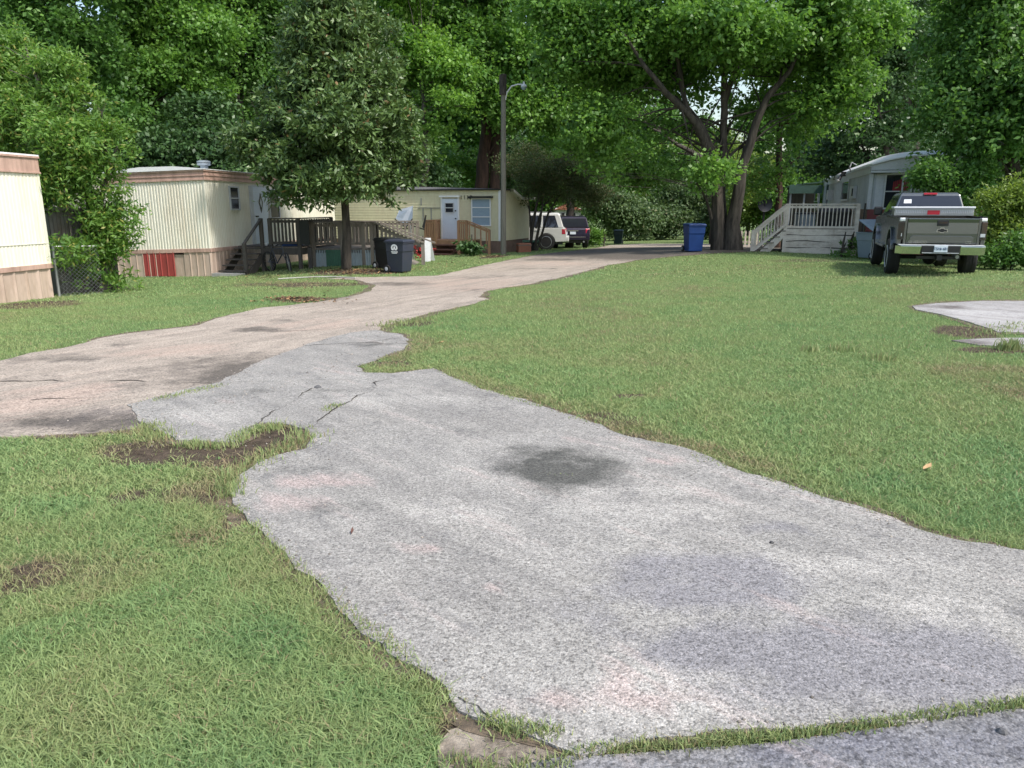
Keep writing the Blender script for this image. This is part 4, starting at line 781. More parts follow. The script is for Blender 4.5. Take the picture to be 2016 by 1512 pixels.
for t in (tl, tm, tm2, tr_): MB().box((-off - .05, t - .05, -.3), (-off + .05, t + .05, zr)).build('post', 'newwood', D3)
te, ze = q(963, 452); rail_run(D3, (-off, tr_, zf), (-off, te, ze - (zr - zf)), zr - zf, 4, 'newwood', .05, .03, .045); MB().box((-off - .05, te - .05, -.3), (-off + .05, te + .05, ze)).build('post', 'newwood', D3)
for i in range(3):
    z = zf - (i + 1) * zf / 3.4; MB().box((-off - .28 - i * .26, tm2 + .1, z - .05), (-off - i * .26, tm - .05, z)).build('step', 'redwood', D3); MB().box((-off - .03 - i * .26, tm2 + .12, z - .3), (-off - .005 - i * .26, tm - .07, z - .055)).build('riser', 'redwood', D3)
# ------------------------------------------------------------------ vehicles
def lathe(mb, prof, c, ax='x', n=24):
    """revolve (r, h) profile round an axis through c"""
    secs = []
    for r, h in prof:
        ring = []
        for k in range(n):
            a = 6.28318 * k / n; u, v_ = r * math.cos(a), r * math.sin(a)
            p = (h, u, v_) if ax == 'x' else ((u, h, v_) if ax == 'y' else (u, v_, h)); ring.append((c[0] + p[0], c[1] + p[1], c[2] + p[2]))
        secs.append(ring)
    return mb.loft(secs, cap=True)
def wheel(par, c, side, R_=.42, w=.30, rim='chrome', rr=.62, spokes=8):
    e = side
    t = MB(); lathe(t, [(R_ * rr, -w / 2 * e), (R_ * .93, -w / 2 * e), (R_, -w * .36 * e), (R_, w * .36 * e), (R_ * .93, w / 2 * e), (R_ * rr, w / 2 * e)], c, 'x', 32)
    for k in range(26):
        a = 6.28318 * k / 26; 
        for s_ in (-1, 1):
            x = c[0] + s_ * w * .25; u = Vector((0, math.cos(a + s_ * .06), math.sin(a + s_ * .06))); p = Vector((x, c[1], c[2])) + u * (R_ + .002); t.bar(p - u * .02, p + u * .010, w * .38, .06, up=(1, 0, 0))
    wh = t.build('wheel', 'rubber', par, smooth=True)
    r = MB(); lathe(r, [(.05, w * .30 * e), (R_ * rr * .55, w * .25 * e), (R_ * rr * .88, w * .30 * e), (R_ * rr * 1.0, w * .52 * e), (R_ * rr * .93, w * .53 * e), (R_ * rr * .86, w * .22 * e), (.0001, w * .2 * e)], c, 'x', 32)
    for k in range(spokes):
        a = 6.28318 * k / spokes; u = Vector((0, math.cos(a), math.sin(a))); p = Vector((c[0] + w * .38 * e, c[1], c[2])); r.bar(p + u * .05, p + u * R_ * rr * .93, .05, .05, up=(1, 0, 0))
    r.build('rim', rim, wh, smooth=True); return wh
def arch(cy, cz, r, a0=0, a1=180, n=12): return [(cy + r * math.cos(R(a0 + (a1 - a0) * k / n)), cz + r * math.sin(R(a0 + (a1 - a0) * k / n))) for k in range(n + 1)]
mX = lambda a, b, h: (h, a, b); mY = lambda a, b, h: (a, h, b)
yaw = -R(20)
tk = at(1843, 541, 18.15)
TK = empty('pickup_truck', (tk.x, tk.y, tz(tk.x, tk.y) - .06), yaw, 'pewter grey lifted pickup truck parked on the lawn, seen from behind', 'pickup truck')
TK.scale = (.93, 1, 1.08)
HW = 1.0; BZ = .76; RT = 1.335
# bed sides with wheel openings
def side_panel(x0, x1):
    prof = [(.06, BZ), (.06, RT - .03), (.1, RT), (2.12, RT), (2.12, BZ)] + arch(1.22, .62, .47, 17, 163)
    prof = [(.06, BZ), (.06, RT - .03), (.1, RT), (2.12, RT), (2.12, BZ), (1.22 + .45, BZ)] + arch(1.22, .62, .47, 17, 163) + [(1.22 - .45, BZ)]
    return MB().prism(prof, x0, x1, mX)
for s in (-1, 1): side_panel(s * HW, s * (HW - .09)).build('bed_side', 'pewter', TK, bevel=.02)
for s in (-1, 1):
    m = MB(); o_ = arch(1.22, .60, .52, 0, 180, 14); i_ = arch(1.22, .60, .46, 0, 180, 14); m.prism(o_ + i_[::-1], s * (HW - .02), s * (HW + .07), mX)
    o_ = arch(4.88, .60, .52, 0, 180, 14); i_ = arch(4.88, .60, .46, 0, 180, 14); m2 = MB().prism(o_ + i_[::-1], s * (HW - .04), s * (HW + .06), mX)
    m.build('fender_flare', 'pewter', TK, bevel=.01); m2.build('fender_flare', 'pewter', TK, bevel=.01)
MB().box((-HW + .1, .25, BZ + .05), (HW - .1, 2.1, BZ + .15)).box((-HW + .1, 2.0, BZ), (HW - .1, 2.08, RT - .02)).build('bed_floor', 'black', TK)
# tailgate
m = MB().loft([[(-.80, .06, BZ + .01), (.80, .06, BZ + .01), (.80, .0, BZ + .03), (-.80, .0, BZ + .03)], [(-.80, .06, 1.0), (.80, .06, 1.0), (.80, -.022, 1.0), (-.80, -.022, 1.0)], [(-.80, .06, RT - .10), (.80, .06, RT - .10), (.80, -.015, RT - .10), (-.80, -.015, RT - .10)], [(-.80, .06, RT - .005), (.80, .06, RT - .005), (.80, -.04, RT - .012), (-.80, -.04, RT - .012)]])
tg = m.build('tailgate', 'pewter', TK, bevel=.012)
MB().prism([(-.72, BZ + .06), (.72, BZ + .06), (.72, BZ + .15), (.66, BZ + .19), (-.66, BZ + .19), (-.72, BZ + .15)], -.032, -.02, mY).build('tailgate_crease', 'pewter', tg, bevel=.008)
m = MB().prism([(-.13, RT - .17), (.13, RT - .17), (.13, RT - .045), (-.13, RT - .045)], -.045, -.015, mY); h_ = m.build('tailgate_handle', 'black', tg, bevel=.008); MB().box((-.09, -.055, RT - .12), (.09, -.045, RT - .08)).build('handle_grip', 'lens', h_)
# emblem: outlined crossed-bar badge
bow_ = [(-.12, -.035), (-.045, -.035), (-.045, -.055), (.045, -.055), (.045, -.035), (.125, -.035), (.11, .02), (.045, .02), (.045, .045), (-.045, .045), (-.045, .02), (-.10, .02)]
m = MB().prism([(a * 1.08, b * 1.15 + 1.075) for a, b in bow_], -.034, -.018, mY).build('emblem', 'chrome', tg); MB().prism([(a * .92, b * .8 + 1.072) for a, b in bow_], -.038, -.0345, mY).build('emblem_infill', 'black', m)
RXT = lambda x, y, z: Matrix.Translation((x, y, z)) @ Matrix.Rotation(R(90), 4, 'X')
text('model_lettering', 'SILVERADO', .085, 'chrome', tg, RXT(-.53, -.034, BZ + .045)); text('trim_lettering', 'LTZ', .075, 'chrome', tg, RXT(.62, -.034, BZ + .05))
# corner posts with tail lamps
for s in (-1, 1):
    MB().prism([(s * .805, BZ), (s * .87, BZ), (s * .87, RT), (s * .805, RT)], .0, .09, mY).build('corner_post', 'pewter', TK, bevel=.01)
    tl_ = MB().loft([[(s * .875, -.015, z), (s * (HW + .012), .02, z), (s * (HW + .016), .17, z), (s * .875, .09, z)] for z in (.865, .90, 1.22, 1.25)]).build('tail_lamp', 'lens', TK, bevel=.012)
    MB().box((s * .90 - .03, -.012 - .01, .93), (s * .90 + .045 * s + .03, -.0, 1.0)).build('lamp_reflector', 'greyl', tl_)
    MB().loft([[(s * .85, .0, z), (s * (HW - .01), .02, z), (s * (HW - .01), .25, z), (s * .85, .25, z)] for z in (1.26, RT)]).build('rail_cap', 'roofw', TK, bevel=.02)
    MB().box((s * .99 - .09, .05, RT + .001), (s * .99 - .0, 2.05, RT + .03)).build('bed_rail', 'black', TK)
# bumper
bmp = MB().box((-.44, -.16, .55), (.44, .02, .735)).build('bumper', 'black', TK, bevel=.015)
for s in (-1, 1): MB().loft([[(s * .44, -.17 + k, z), (s * .93, -.15 + k, z), (s * (HW + .03), -.03 + k, z), (s * (HW + .03), .08, z), (s * .44, .06, z)] for z, k in ((.545, .06), (.62, .035), (.70, .01), (.735, 0))]).build('bumper_end', 'chrome', bmp, bevel=.015)
MB().box((-.98, -.15, .737), (.98, .05, .758)).build('bumper_step', 'greyl', bmp, bevel=.006)
MB().box((-.42, -.165, .575), (.42, -.16, .59)).build('bumper_trim', 'greyl', bmp)
pl = MB().box((-.155, -.178, .60), (.155, -.162, .745)).build('licence_plate', 'plate', TK, bevel=.004); text('plate_number', 'TSH  481', .085, 'ink', pl, RXT(0, -.181, .672)); MB().prism([(0, .64), (.018, .67), (0, .70), (-.018, .67)], -.184, -.179, mY).build('plate_emblem', 'ink', pl)
MB().box((-.06, -.12, .42), (.06, .3, .53)).box((-.5, .05, .44), (.5, .15, .50)).build('tow_hitch', 'black', TK)
MB().box((-.62, .3, .52), (-.5, 5.2, .70)).box((.5, .3, .52), (.62, 5.2, .70)).build('chassis', 'black', TK)
m = MB().tube([(-.8, 1.22, .42), (.8, 1.22, .42)], .05, 10); lathe(m, [(.03, -.17), (.15, -.08), (.18, 0), (.15, .08), (.03, .17)], (.0, 1.2, .42), 'y', 14); m.build('rear_axle', 'black', TK)
m = MB().tube([(-.8, 4.88, .42), (.8, 4.88, .42)], .05, 10).box((-.4, 4.3, .42), (.4, 5.3, .7)).build('front_axle', 'black', TK)
MB().tube([(.42, -.02, .50), (.42, .5, .52)], .045, 10).build('exhaust', 'metalgrey', TK)
for s in (-1, 1):
    for y in (1.22, 4.88): wheel(TK, (s * (HW - .08), y, .42), s, .425, .31, 'roofw')
# cab and nose
prof = [(2.14, BZ - .05), (2.14, 1.40), (4.35, 1.40), (5.75, 1.30), (5.84, 1.15), (5.84, .72), (5.45, .66), (4.88 + .5, .66)] + arch(4.88, .62, .48, 8, 172) + [(4.35, .62), (2.2, .62)]
MB().prism(prof, -HW + .03, HW - .03, mX).build('cab_body', 'pewter', TK, bevel=.025)
cab = MB().loft([[(-.93, 2.14, 1.40), (.93, 2.14, 1.40), (.93, 4.5, 1.40), (-.93, 4.5, 1.40)], [(-.76, 2.30, 1.86), (.76, 2.30, 1.86), (.76, 3.85, 1.86), (-.76, 3.85, 1.86)], [(-.70, 2.40, 1.92), (.70, 2.40, 1.92), (.70, 3.70, 1.92), (-.70, 3.70, 1.92)]]).build('cab_roof', 'pewter', TK, bevel=.03)
def rwin(x, z): return (x, 2.14 + (z - 1.40) * .348 - .006, z)
MB().add([rwin(-.86, 1.44), rwin(.86, 1.44), rwin(.715, 1.835), rwin(-.715, 1.835)], [(0, 1, 2, 3)]).build('rear_window', 'glass', TK)
MB().add([(x, y - .006, z) for x, y, z in (rwin(-.66, 1.66), rwin(-.46, 1.66), rwin(-.46, 1.755), rwin(-.65, 1.755))], [(0, 1, 2, 3)]).build('window_sticker', 'white', TK)
MB().box((-.17, 2.26, 1.865), (.17, 2.33, 1.905)).build('brake_lamp', 'redlens', TK, bevel=.008)
for s in (-1, 1):
    sx = lambda z: s * (.93 - (z - 1.40) * .37 + .006)
    for y0, y1, y2, y3 in ((2.38, 3.2, 3.2, 2.45), (3.28, 4.3, 3.82, 3.28)):
        MB().add([(sx(1.45), y0, 1.45), (sx(1.45), y1, 1.45), (sx(1.80), y2, 1.80), (sx(1.80), y3, 1.80)], [(0, 1, 2, 3)]).build('side_window', 'glass', TK)
    MB().box((min(s * .98, s * 1.22), 4.05, 1.36), (max(s * .98, s * 1.22), 4.16, 1.58)).build('wing_mirror', 'black', TK, bevel=.03)
    MB().box((s * .985 - .01, 3.1, 1.18), (s * .985 + .015 * s + .01, 3.28, 1.22)).build('door_handle', 'chrome', TK)
    MB().box((min(s * .95, s * 1.08), 2.3, .60), (max(s * .95, s * 1.08), 4.2, .65)).build('side_step', 'chrome', TK)
# diamond-plate tool box across the bed
tb = MB().box((-.97, 1.45, RT + .032), (.97, 1.95, RT + .20)).build('tool_box', 'alu', TK, bevel=.01)
MB().box((-.99, 1.42, RT + .202), (.99, 1.97, RT + .245)).build('tool_box_lid', 'roofw', tb, bevel=.01); MB().box((-.15, 1.44, RT + .06), (.15, 1.449, RT + .16)).build('tool_box_badge', 'redlens', tb)
m = MB()
for i in range(44):
    x = -.93 + i * .0433
    if abs(x) > .18: m.box((x, 1.443, RT + .09), (x + .018, 1.449, RT + .16))
m.build('tread_pattern', 'greyl', tb); tb.children[-1]['kind'] = 'stuff'
del tb.children[-1]['kind']

def suv(name, label, loc, rz, paint, L=5.1, W=2.0, H=1.88, rimc='alu', wr=.41):
    e = empty(name, loc, rz, label, 'suv'); hw = W / 2; zb = 1.12; y1, y2 = 1.05, L - 1.02
    prof = [(.03, .45), (.0, .75), (.05, zb - .1), (.12, zb), (L - 1.15, zb), (L - .15, zb - .10), (L, zb - .3), (L - .02, .5), (L - .25, .42), (y2 + .5, .40)] + arch(y2, .40, .47, 6, 174) + [(y2 - .5, .36), (y1 + .5, .36)] + arch(y1, .40, .47, 6, 174) + [(y1 - .5, .42)]
    MB().prism(prof, -hw + .04, hw - .04, mX).build('body', paint, e, bevel=.05)
    MB().loft([[(-hw + .07, .14, zb), (hw - .07, .14, zb), (hw - .07, L - 1.2, zb), (-hw + .07, L - 1.2, zb)], [(-hw + .20, .38, H - .07), (hw - .20, .38, H - .07), (hw - .20, L - 2.0, H - .07), (-hw + .20, L - 2.0, H - .07)], [(-hw + .27, .48, H), (hw - .27, .48, H), (hw - .27, L - 2.15, H), (-hw + .27, L - 2.15, H)]]).build('cabin', paint, e, bevel=.05)
    sl_ = .13 / (H - .07 - zb)
    for s in (-1, 1):
        f = lambda z: s * (hw - .07 - (z - zb) * sl_ + .008)
        a, b = zb + .05, H - .14
        for q in (((.42, a), (1.22, a), (1.22, b), (.62, b)), ((1.34, a), (2.28, a), (2.28, b), (1.34, b)), ((2.40, a), (3.55, a), (3.02, b), (2.40, b))):
            MB().add([(f(z), y, z) for y, z in q], [(0, 1, 2, 3)]).build('side_window', 'glass', e)
        for y in (1.5, 2.55): MB().box((s * (hw - .03) - .015, y, zb - .12), (s * (hw - .03) + .015, y + .18, zb - .09)).build('door_handle', paint, e)
        MB().box((min(s * (hw - .05), s * (hw + .03)), 1.5, .36), (max(s * (hw - .05), s * (hw + .03)), L - 1.6, .55)).build('side_cladding', paint, e, bevel=.02)
        tl_ = MB().loft([[(s * (hw - .28), .005 + (z - .8) * .12, z), (s * (hw - .03), .05 + (z - .8) * .12, z), (s * (hw - .03), .25, z), (s * (hw - .28), .2, z)] for z in (.82, 1.08)]).build('tail_lamp', 'redlens', e, bevel=.02)
        MB().box((min(s * (hw - .05), s * (hw + .2)), L - 1.75, zb), (max(s * (hw - .05), s * (hw + .2)), L - 1.65, zb + .18)).build('wing_mirror', paint, e, bevel=.03)
        MB().bar((s * (hw - .3), .8, H + .03), (s * (hw - .3), L - 2.4, H + .03), .04, .04).build('roof_rail', 'alu', e)
        for y in (y1, y2): wheel(e, (s * (hw - .14), y, wr), s, wr, .26, rimc, .68, 6)
    g = lambda x, z: (x, .14 + (z - zb) * .24 / (H - .07 - zb) - .01, z)
    MB().add([g(-hw + .2, zb + .06), g(hw - .2, zb + .06), g(hw - .32, H - .12), g(-hw + .32, H - .12)], [(0, 1, 2, 3)]).build('rear_window', 'glass', e)
    b_ = MB().box((-hw + .05, -.12, .45), (hw - .05, .1, .70)).build('rear_bumper', paint, e, bevel=.04)
    MB().box((-hw + .3, -.128, .62), (hw - .3, -.121, .65)).build('bumper_strip', 'chrome', b_)
    MB().box((-.30, -.01, .95), (.30, .03, .99)).build('tailgate_trim', 'chrome', e); MB().box((-.16, -.03, .78), (.16, .02, .92)).build('licence_plate', 'plate', e)
    MB().tube([(.6, -.1, .38), (.6, .4, .38)], .045, 10).build('exhaust', 'metalgrey', e); MB().box((-hw + .25, .2, .3), (hw - .25, L - .3, .55)).build('underbody', 'black', e)
    return e
p = at(1118, 491, 39.2); x0, y0 = p.x, p.y + .95
W1 = suv('suv', 'white suv parked side on beside the yellow home, nose to the left', (x0, y0, tz(x0 - 1, y0)), R(85), 'champ', 5.2, 2.0, 1.90, 'alu', .43)
p = at(1128, 489, 41.9); suv('suv', 'dark purple suv seen from behind with red tail lamp and pale plate', (p.x - .02, 41.9, tz(p.x, 42)), R(3), 'darkcar', 4.9, 1.98, 1.75, 'chrome', .41)

# ------------------------------------------------------------------ wheelie bins
def bin_(label, loc, rz, mat, h=1.1, w=.62, d=.72, lid=0, group='wheelie bins', lidmat=None):
    e = empty('wheelie_bin', loc, rz, label, 'wheelie bin', group); a = w / 2; zt = h - .08
    sec = lambda z, k, f: [(-a * k, -d / 2 * f, z), (a * k, -d / 2 * f, z), (a * k, d / 2 * (.5 + .5 * k), z), (-a * k, d / 2 * (.5 + .5 * k), z)]
    b = MB().loft([sec(.04, .82, .70), sec(.10, .83, .73), sec(zt * .68, .95, .90), sec(zt * .70, .98, .96), sec(zt, 1.0, 1.0)], cap=True).build('body', mat, e, bevel=.02)
    MB().loft([sec(zt - .05, 1.04, 1.05), sec(zt, 1.06, 1.07)]).build('rim', mat, b, bevel=.01)
    hinge = Vector((0, d / 2 + .02, zt + .01)); Mx = Matrix.Translation(hinge) @ Matrix.Rotation(R(lid), 4, 'X') @ Matrix.Translation(-hinge)
    m = MB(); m.loft([[tuple(Mx @ Vector(p)) for p in q] for q in (sec(zt + .002, 1.09, 1.12), sec(zt + .04, 1.07, 1.08), sec(zt + .075, .9, .85))]); m.build('lid', lidmat or mat, e, bevel=.015)
    MB().tube([(-a * .8, d / 2 + .02, zt - .02), (-a * .8, d / 2 + .10, zt), (a * .8, d / 2 + .10, zt), (a * .8, d / 2 + .02, zt - .02)], .018, 8).build('handle', mat, e)
    for s in (-1, 1):
        m = MB(); lathe(m, [(.02, s * .0), (.12, s * .0), (.125, s * .03), (.12, s * .06), (.02, s * .06)], (s * (a * .86), d / 2 - .02, .125), 'x', 18); wl = m.build('wheel', 'rubber', e)
        m = MB(); lathe(m, [(.01, s * .065), (.06, s * .065), (.01, s * .07)], (s * (a * .86), d / 2 - .02, .125), 'x', 12); m.build('hub', 'greyl', wl)
    return e
p = gnd(785, 538); B1 = bin_('navy wheelie bin with a white emblem in front of the grey deck ramp', (p.x + .02, p.y + .28, p.z), R(62), 'navy', 1.04, .58, .68)
for o in B1.children:
    if o.name.startswith('body'): bd = o
# emblem on the side facing the road
EM = lambda a, b, h: (-.287 - h, -a * 1.1, .72 + (b - .80) * 1.1)
m = MB(); o_ = [(.11 * math.cos(R(t)), .72 + .14 + .10 * math.sin(R(t))) for t in range(-50, 231, 20)]; i_ = [(.065 * math.cos(R(t)), .72 + .14 + .06 * math.sin(R(t))) for t in range(-50, 231, 20)]
m.prism(o_ + i_[::-1], .0, .012, EM); em = m.build('emblem', 'white', bd)
MB().prism([(-.055, .79), (.0, .93), (.055, .79), (.02, .79), (0, .85), (-.02, .79)], .0, .013, EM).build('emblem_figure', 'white', em)
for zz, ww in ((.735, .11), (.70, .085)): MB().prism([(-ww, zz), (ww, zz), (ww, zz + .022), (-ww, zz + .022)], 0, .012, EM).build('emblem_bar', 'white', em)
p = gnd(757, 532); bin_('almost black wheelie bin standing close behind the navy bin', (p.x + .03, p.y + .55, p.z), R(55), 'black', 1.03, .56, .66)
p = gnd(1368, 497); bin_('bright blue wheelie bin on the verge left of the big tree', (p.x, p.y + .3, p.z), R(5), 'bluebin', 1.12, .66, .74)
p = on(1217, 54, 480); bin_('distant dark green wheelie bin where the road bends away', (p.x, 54, p.z - .03), R(-12), 'greenbin', 1.02, .62, .7)
p = on(1716, 26.5, 505); bin_('pale grey blue bin with its lid half raised beside the pickup', (p.x + .02, 26.6, p.z + .02), R(200), 'greybin', 1.0, .75, .8, -28)

# ------------------------------------------------------------------ utility pole with lamp
p = gnd(991, 501); H_ = at(992, 146, p.y).z - p.z; U = empty('utility_pole', p, 0, 'tall weathered wooden utility pole with a curved lamp arm', 'utility pole')
MB().tube([(0, 0, -.4), (.01, 0, H_ * .5), (0.02, 0, H_)], [.125, .11, .095], 14, wob=.03).build('shaft', 'pole', U, smooth=True)
MB().tube([(0, 0, H_ - .8), (0.0, 0, H_ - .02)], .15, 12).build('pole_cap', 'bark_dark', U)
ar = MB().tube([(.10, -.02, H_ - 1.0), (.16, -.02, H_ - .72), (.35, -.03, H_ - .47), (.60, -.04, H_ - .40), (.78, -.04, H_ - .40)], .028, 10).build('lamp_arm', 'white', U, smooth=True)
lz = H_ - .42; m = MB(); lathe(m, [(.02, .13), (.04, .12), (.05, .03), (.10, 0), (.125, -.05), (.12, -.08)], (.86, -.04, lz), 'z', 18); lh = m.build('lamp_head', 'white', U, smooth=True)
m = MB(); lathe(m, [(.115, -.08), (.11, -.13), (.07, -.18), (.02, -.20)], (.86, -.04, lz), 'z', 18); m.build('lamp_glass', 'glassb', lh, smooth=True)

# ------------------------------------------------------------------ bicycle leaning under the dark deck
p = gnd(528, 536); BK = empty('bicycle', (p.x, p.y + .42, p.z), R(22), 'black bicycle leaning under the dark deck beside its steps', 'bicycle')
BK.rotation_euler = (R(8), 0, R(-38))
def bwheel(cx, ang):
    m = MB(); c = Vector((cx, 0, .33)); u = Vector((math.cos(ang), math.sin(ang), 0)); n = 28
    pts = [c + (u * math.cos(6.28318 * k / n) + Vector((0, 0, 1)) * math.sin(6.28318 * k / n)) * .33 for k in range(n + 1)]; m.tube(pts, .024, 6, cap=False); w_ = m.build('wheel', 'rubber', BK)
    s_ = MB()
    for k in range(14): a = 6.28318 * k / 14; s_.tube([c, c + (u * math.cos(a) + Vector((0, 0, 1)) * math.sin(a)) * .31], .003, 4)
    s_.tube([c - Vector((0, .04, 0)), c + Vector((0, .04, 0))], .03, 8); s_.build('spokes', 'metalgrey', w_)
bwheel(-.05, 0); bwheel(1.02, R(-25))
m = MB()
for a, b, r in (((-.05, 0, .33), (.40, 0, .30), .016), ((-.05, 0, .33), (.25, 0, .78), .012), ((.40, 0, .30), (.22, 0, .85), .018), ((.40, 0, .30), (.86, 0, .70), .02), ((.24, 0, .78), (.84, 0, .80), .018), ((.86, 0, .66), (.82, 0, .92), .02), ((.86, .05, .66), (1.02, .04, .33), .016), ((.86, -.05, .66), (1.02, -.04, .33), .016)): m.tube([a, b], r, 8)
m.build('frame', 'navy', BK); MB().loft([[(.12, -.07, .87), (.12, .07, .87), (.30, .02, .87), (.30, -.02, .87)], [(.12, -.06, .91), (.12, .06, .91), (.30, .015, .90), (.30, -.015, .90)]]).build('saddle', 'black', BK)
MB().tube([(.92, -.30, .96), (.88, -.1, .97), (.82, 0, .93), (.88, .1, .97), (.92, .30, .96)], .014, 8).build('handlebar', 'black', BK)

# ------------------------------------------------------------------ smaller things
p = gnd(811, 512); o = empty('basketball_hoop', (p.x, p.y, p.z), 0, 'tilted grey blue backboard in a black frame on a thin silver pole', 'basketball hoop'); Y_ = p.y
A = lambda x, y, dy=0: tuple(at(x, y, Y_ + dy) - p)
MB().tube([(0, 0, -.1), A(808, 442)], .035, 8).build('pole', 'metalgrey', o)
MB().tube([A(815, 512, .1), A(809, 470, 0)], .02, 6).build('stay', 'metalgrey', o); MB().tube([A(812, 513, -.2), A(808, 476, 0)], .02, 6).build('stay', 'metalgrey', o)
bq = [A(779, 430, -.2), A(786, 413, .1), A(813, 405, .3), A(812, 430, .2), A(798, 447, -.1)]; nr = Vector((0, .04, 0)); m = MB().add([Vector(q) for q in bq] + [Vector(q) + nr for q in bq], [(0, 1, 2, 3, 4), (9, 8, 7, 6, 5)] + [(i, (i + 1) % 5, 5 + (i + 1) % 5, 5 + i) for i in range(5)]); m.build('backboard', 'tarp', o)
for a, b in ((A(777, 431, -.2), A(799, 448, -.1)), (A(799, 448, -.1), A(812, 431, .1)), (A(785, 450, 0), A(812, 449, 0))): MB().bar(a, b, .04).build('frame_bar', 'black', o)
MB().bar(A(808, 443), A(836, 452), .045).build('arm', 'black', o)
m = MB().loft([[A(838, 423, -.1), A(837, 423, .1), A(833, 447, .1), A(831, 447, -.1)], [A(840, 424, -.1), A(839, 424, .1), A(836, 449, .1), A(834, 450, -.1)]]); m.build('counterweight', 'black', o)
p = gnd(829, 500); o = empty('barbecue_grill', (p.x - .05, p.y + 1.4, p.z), 0, 'dark covered grill behind the end of the grey ramp', 'grill'); MB().loft([[(-.35, -.25, .0), (.35, -.25, 0), (.35, .25, 0), (-.35, .25, 0)], [(-.5, -.3, .8), (.5, -.3, .8), (.5, .3, .8), (-.5, .3, .8)], [(-.5, -.3, 1.1), (.5, -.3, 1.1), (.5, .3, 1.1), (-.5, .3, 1.1)], [(-.3, -.2, 1.2), (.3, -.2, 1.2), (.3, .2, 1.2), (-.3, .2, 1.2)]]).build('cover', 'navy', o, bevel=.04); MB().box((-.15, -.35, .2), (.15, -.3, .4)).build('vent', 'black', o)
p = gnd(848, 514); o = empty('folding_sign', (p.x, p.y, p.z), R(10), 'blank white folding board standing on the grass by the brown landing', 'sign board')
for s, nm in ((-1, 'front'), (1, 'back')): MB().add([(-.20 + s * .10 + .0, s * .24 - .02, 0), (.08 + s * .10, s * .24 - .02, 0), (.02, s * .02 - .02, .86), (-.20, s * .02 - .02, .86), (-.20 + s * .10, s * .24 + .01, 0), (.08 + s * .10, s * .24 + .01, 0), (.02, s * .02 + .01, .86), (-.20, s * .02 + .01, .86)], [(0, 1, 2, 3), (7, 6, 5, 4), (0, 1, 5, 4), (1, 2, 6, 5), (2, 3, 7, 6), (3, 0, 4, 7)]).build('board', 'greyl', o)
p = gnd(1045, 494); o = empty('planter', (p.x, p.y, p.z), 0, 'dark green planter box at the foot of the small olive tree', 'planter'); MB().loft([[(-.25, -.2, 0), (.25, -.2, 0), (.25, .2, 0), (-.25, .2, 0)], [(-.32, -.26, .42), (.32, -.26, .42), (.32, .26, .42), (-.32, .26, .42)]]).build('tub', 'black', o); MB().box((-.4, -.32, .421), (.4, .32, .52)).build('rim', 'greensheet', o, bevel=.02)
p = gnd(1673, 501); o = empty('flower_pot', (p.x, p.y + .1, p.z), 0, 'dark flower pot with a small plant by the pale deck corner', 'flower pot'); m = MB(); lathe(m, [(.10, 0), (.16, .26), (.18, .26), (.18, .30), (.14, .30), (.12, .22)], (0, 0, 0), 'z', 16); m.build('pot', 'black', o)
p = gnd(1001, 498); o = empty('wooden_crate', (p.x + .7, p.y + .5, p.z), .3, 'rusty brown crate by the corner of the yellow home', 'crate'); MB().box((-.3, -.2, 0), (.3, .2, .42)).build('body', 'terracotta', o, bevel=.02); MB().box((-.32, -.22, .3), (.32, .22, .36)).build('rim', 'brick', o)
# chain-link fence stub
p = at(108, 585, 18.75); F1 = empty('chain_link_fence', (p.x + .06, p.y + .1, p.z - .05), R(38), 'short stretch of chain link fence beside the cream home at the left edge', 'fence')
MB().tube([(0, 0, -.2), (0, 0, 1.42)], .035, 10).build('post', 'metalgrey', F1); MB().tube([(0, 0, 1.30), (1.0, 0, 1.28)], .016, 8).build('top_rail', 'metalgrey', F1)
m = MB()
for i in range(-14, 20):
    for s in (1, -1):
        a = i * .1; lo, hi = (a, a + 1.2) if s > 0 else (a + 1.2, a); t0, t1 = 0, 1
        pa, pb = Vector((lo, 0, .05)), Vector((hi, 0, 1.25))
        for k in range(12):
            q0 = pa.lerp(pb, k / 12); q1 = pa.lerp(pb, (k + 1) / 12)
            if 0 <= q0.x <= 1.0 and 0 <= q1.x <= 1.0: m.bar(q0, q1, .004)
m.build('wire_mesh', 'metalgrey', F1)
# old corrugated shed under the vines
pa = at(116, 580, 19.6); pb = at(236, 560, 20.8); S = empty('metal_shed', (pa.x, pa.y, pa.z - .05), math.atan2(pb.y - pa.y, pb.x - pa.x), 'rusty dark corrugated metal shed wall half buried in vines', 'shed'); Ls = (Vector(pb[:2]) - Vector(pa[:2])).length
MB().ribs(mS, 0, Ls * .55, .75, 2.2, .09, .018).ribs(mS, 0, Ls * .55, -.2, .75, .16, .02, .01).box((0, .02, -.2), (Ls, 2.2, 2.15)).build('wall', 'galvd', S); MB().ribs(mS, Ls * .55, Ls, -.2, 2.2, .12, .02).build('board_wall', 'darkwood', S)
MB().box((-.1, -.12, 2.2), (Ls + .1, 2.3, 2.26)).build('roof', 'galvd', S)
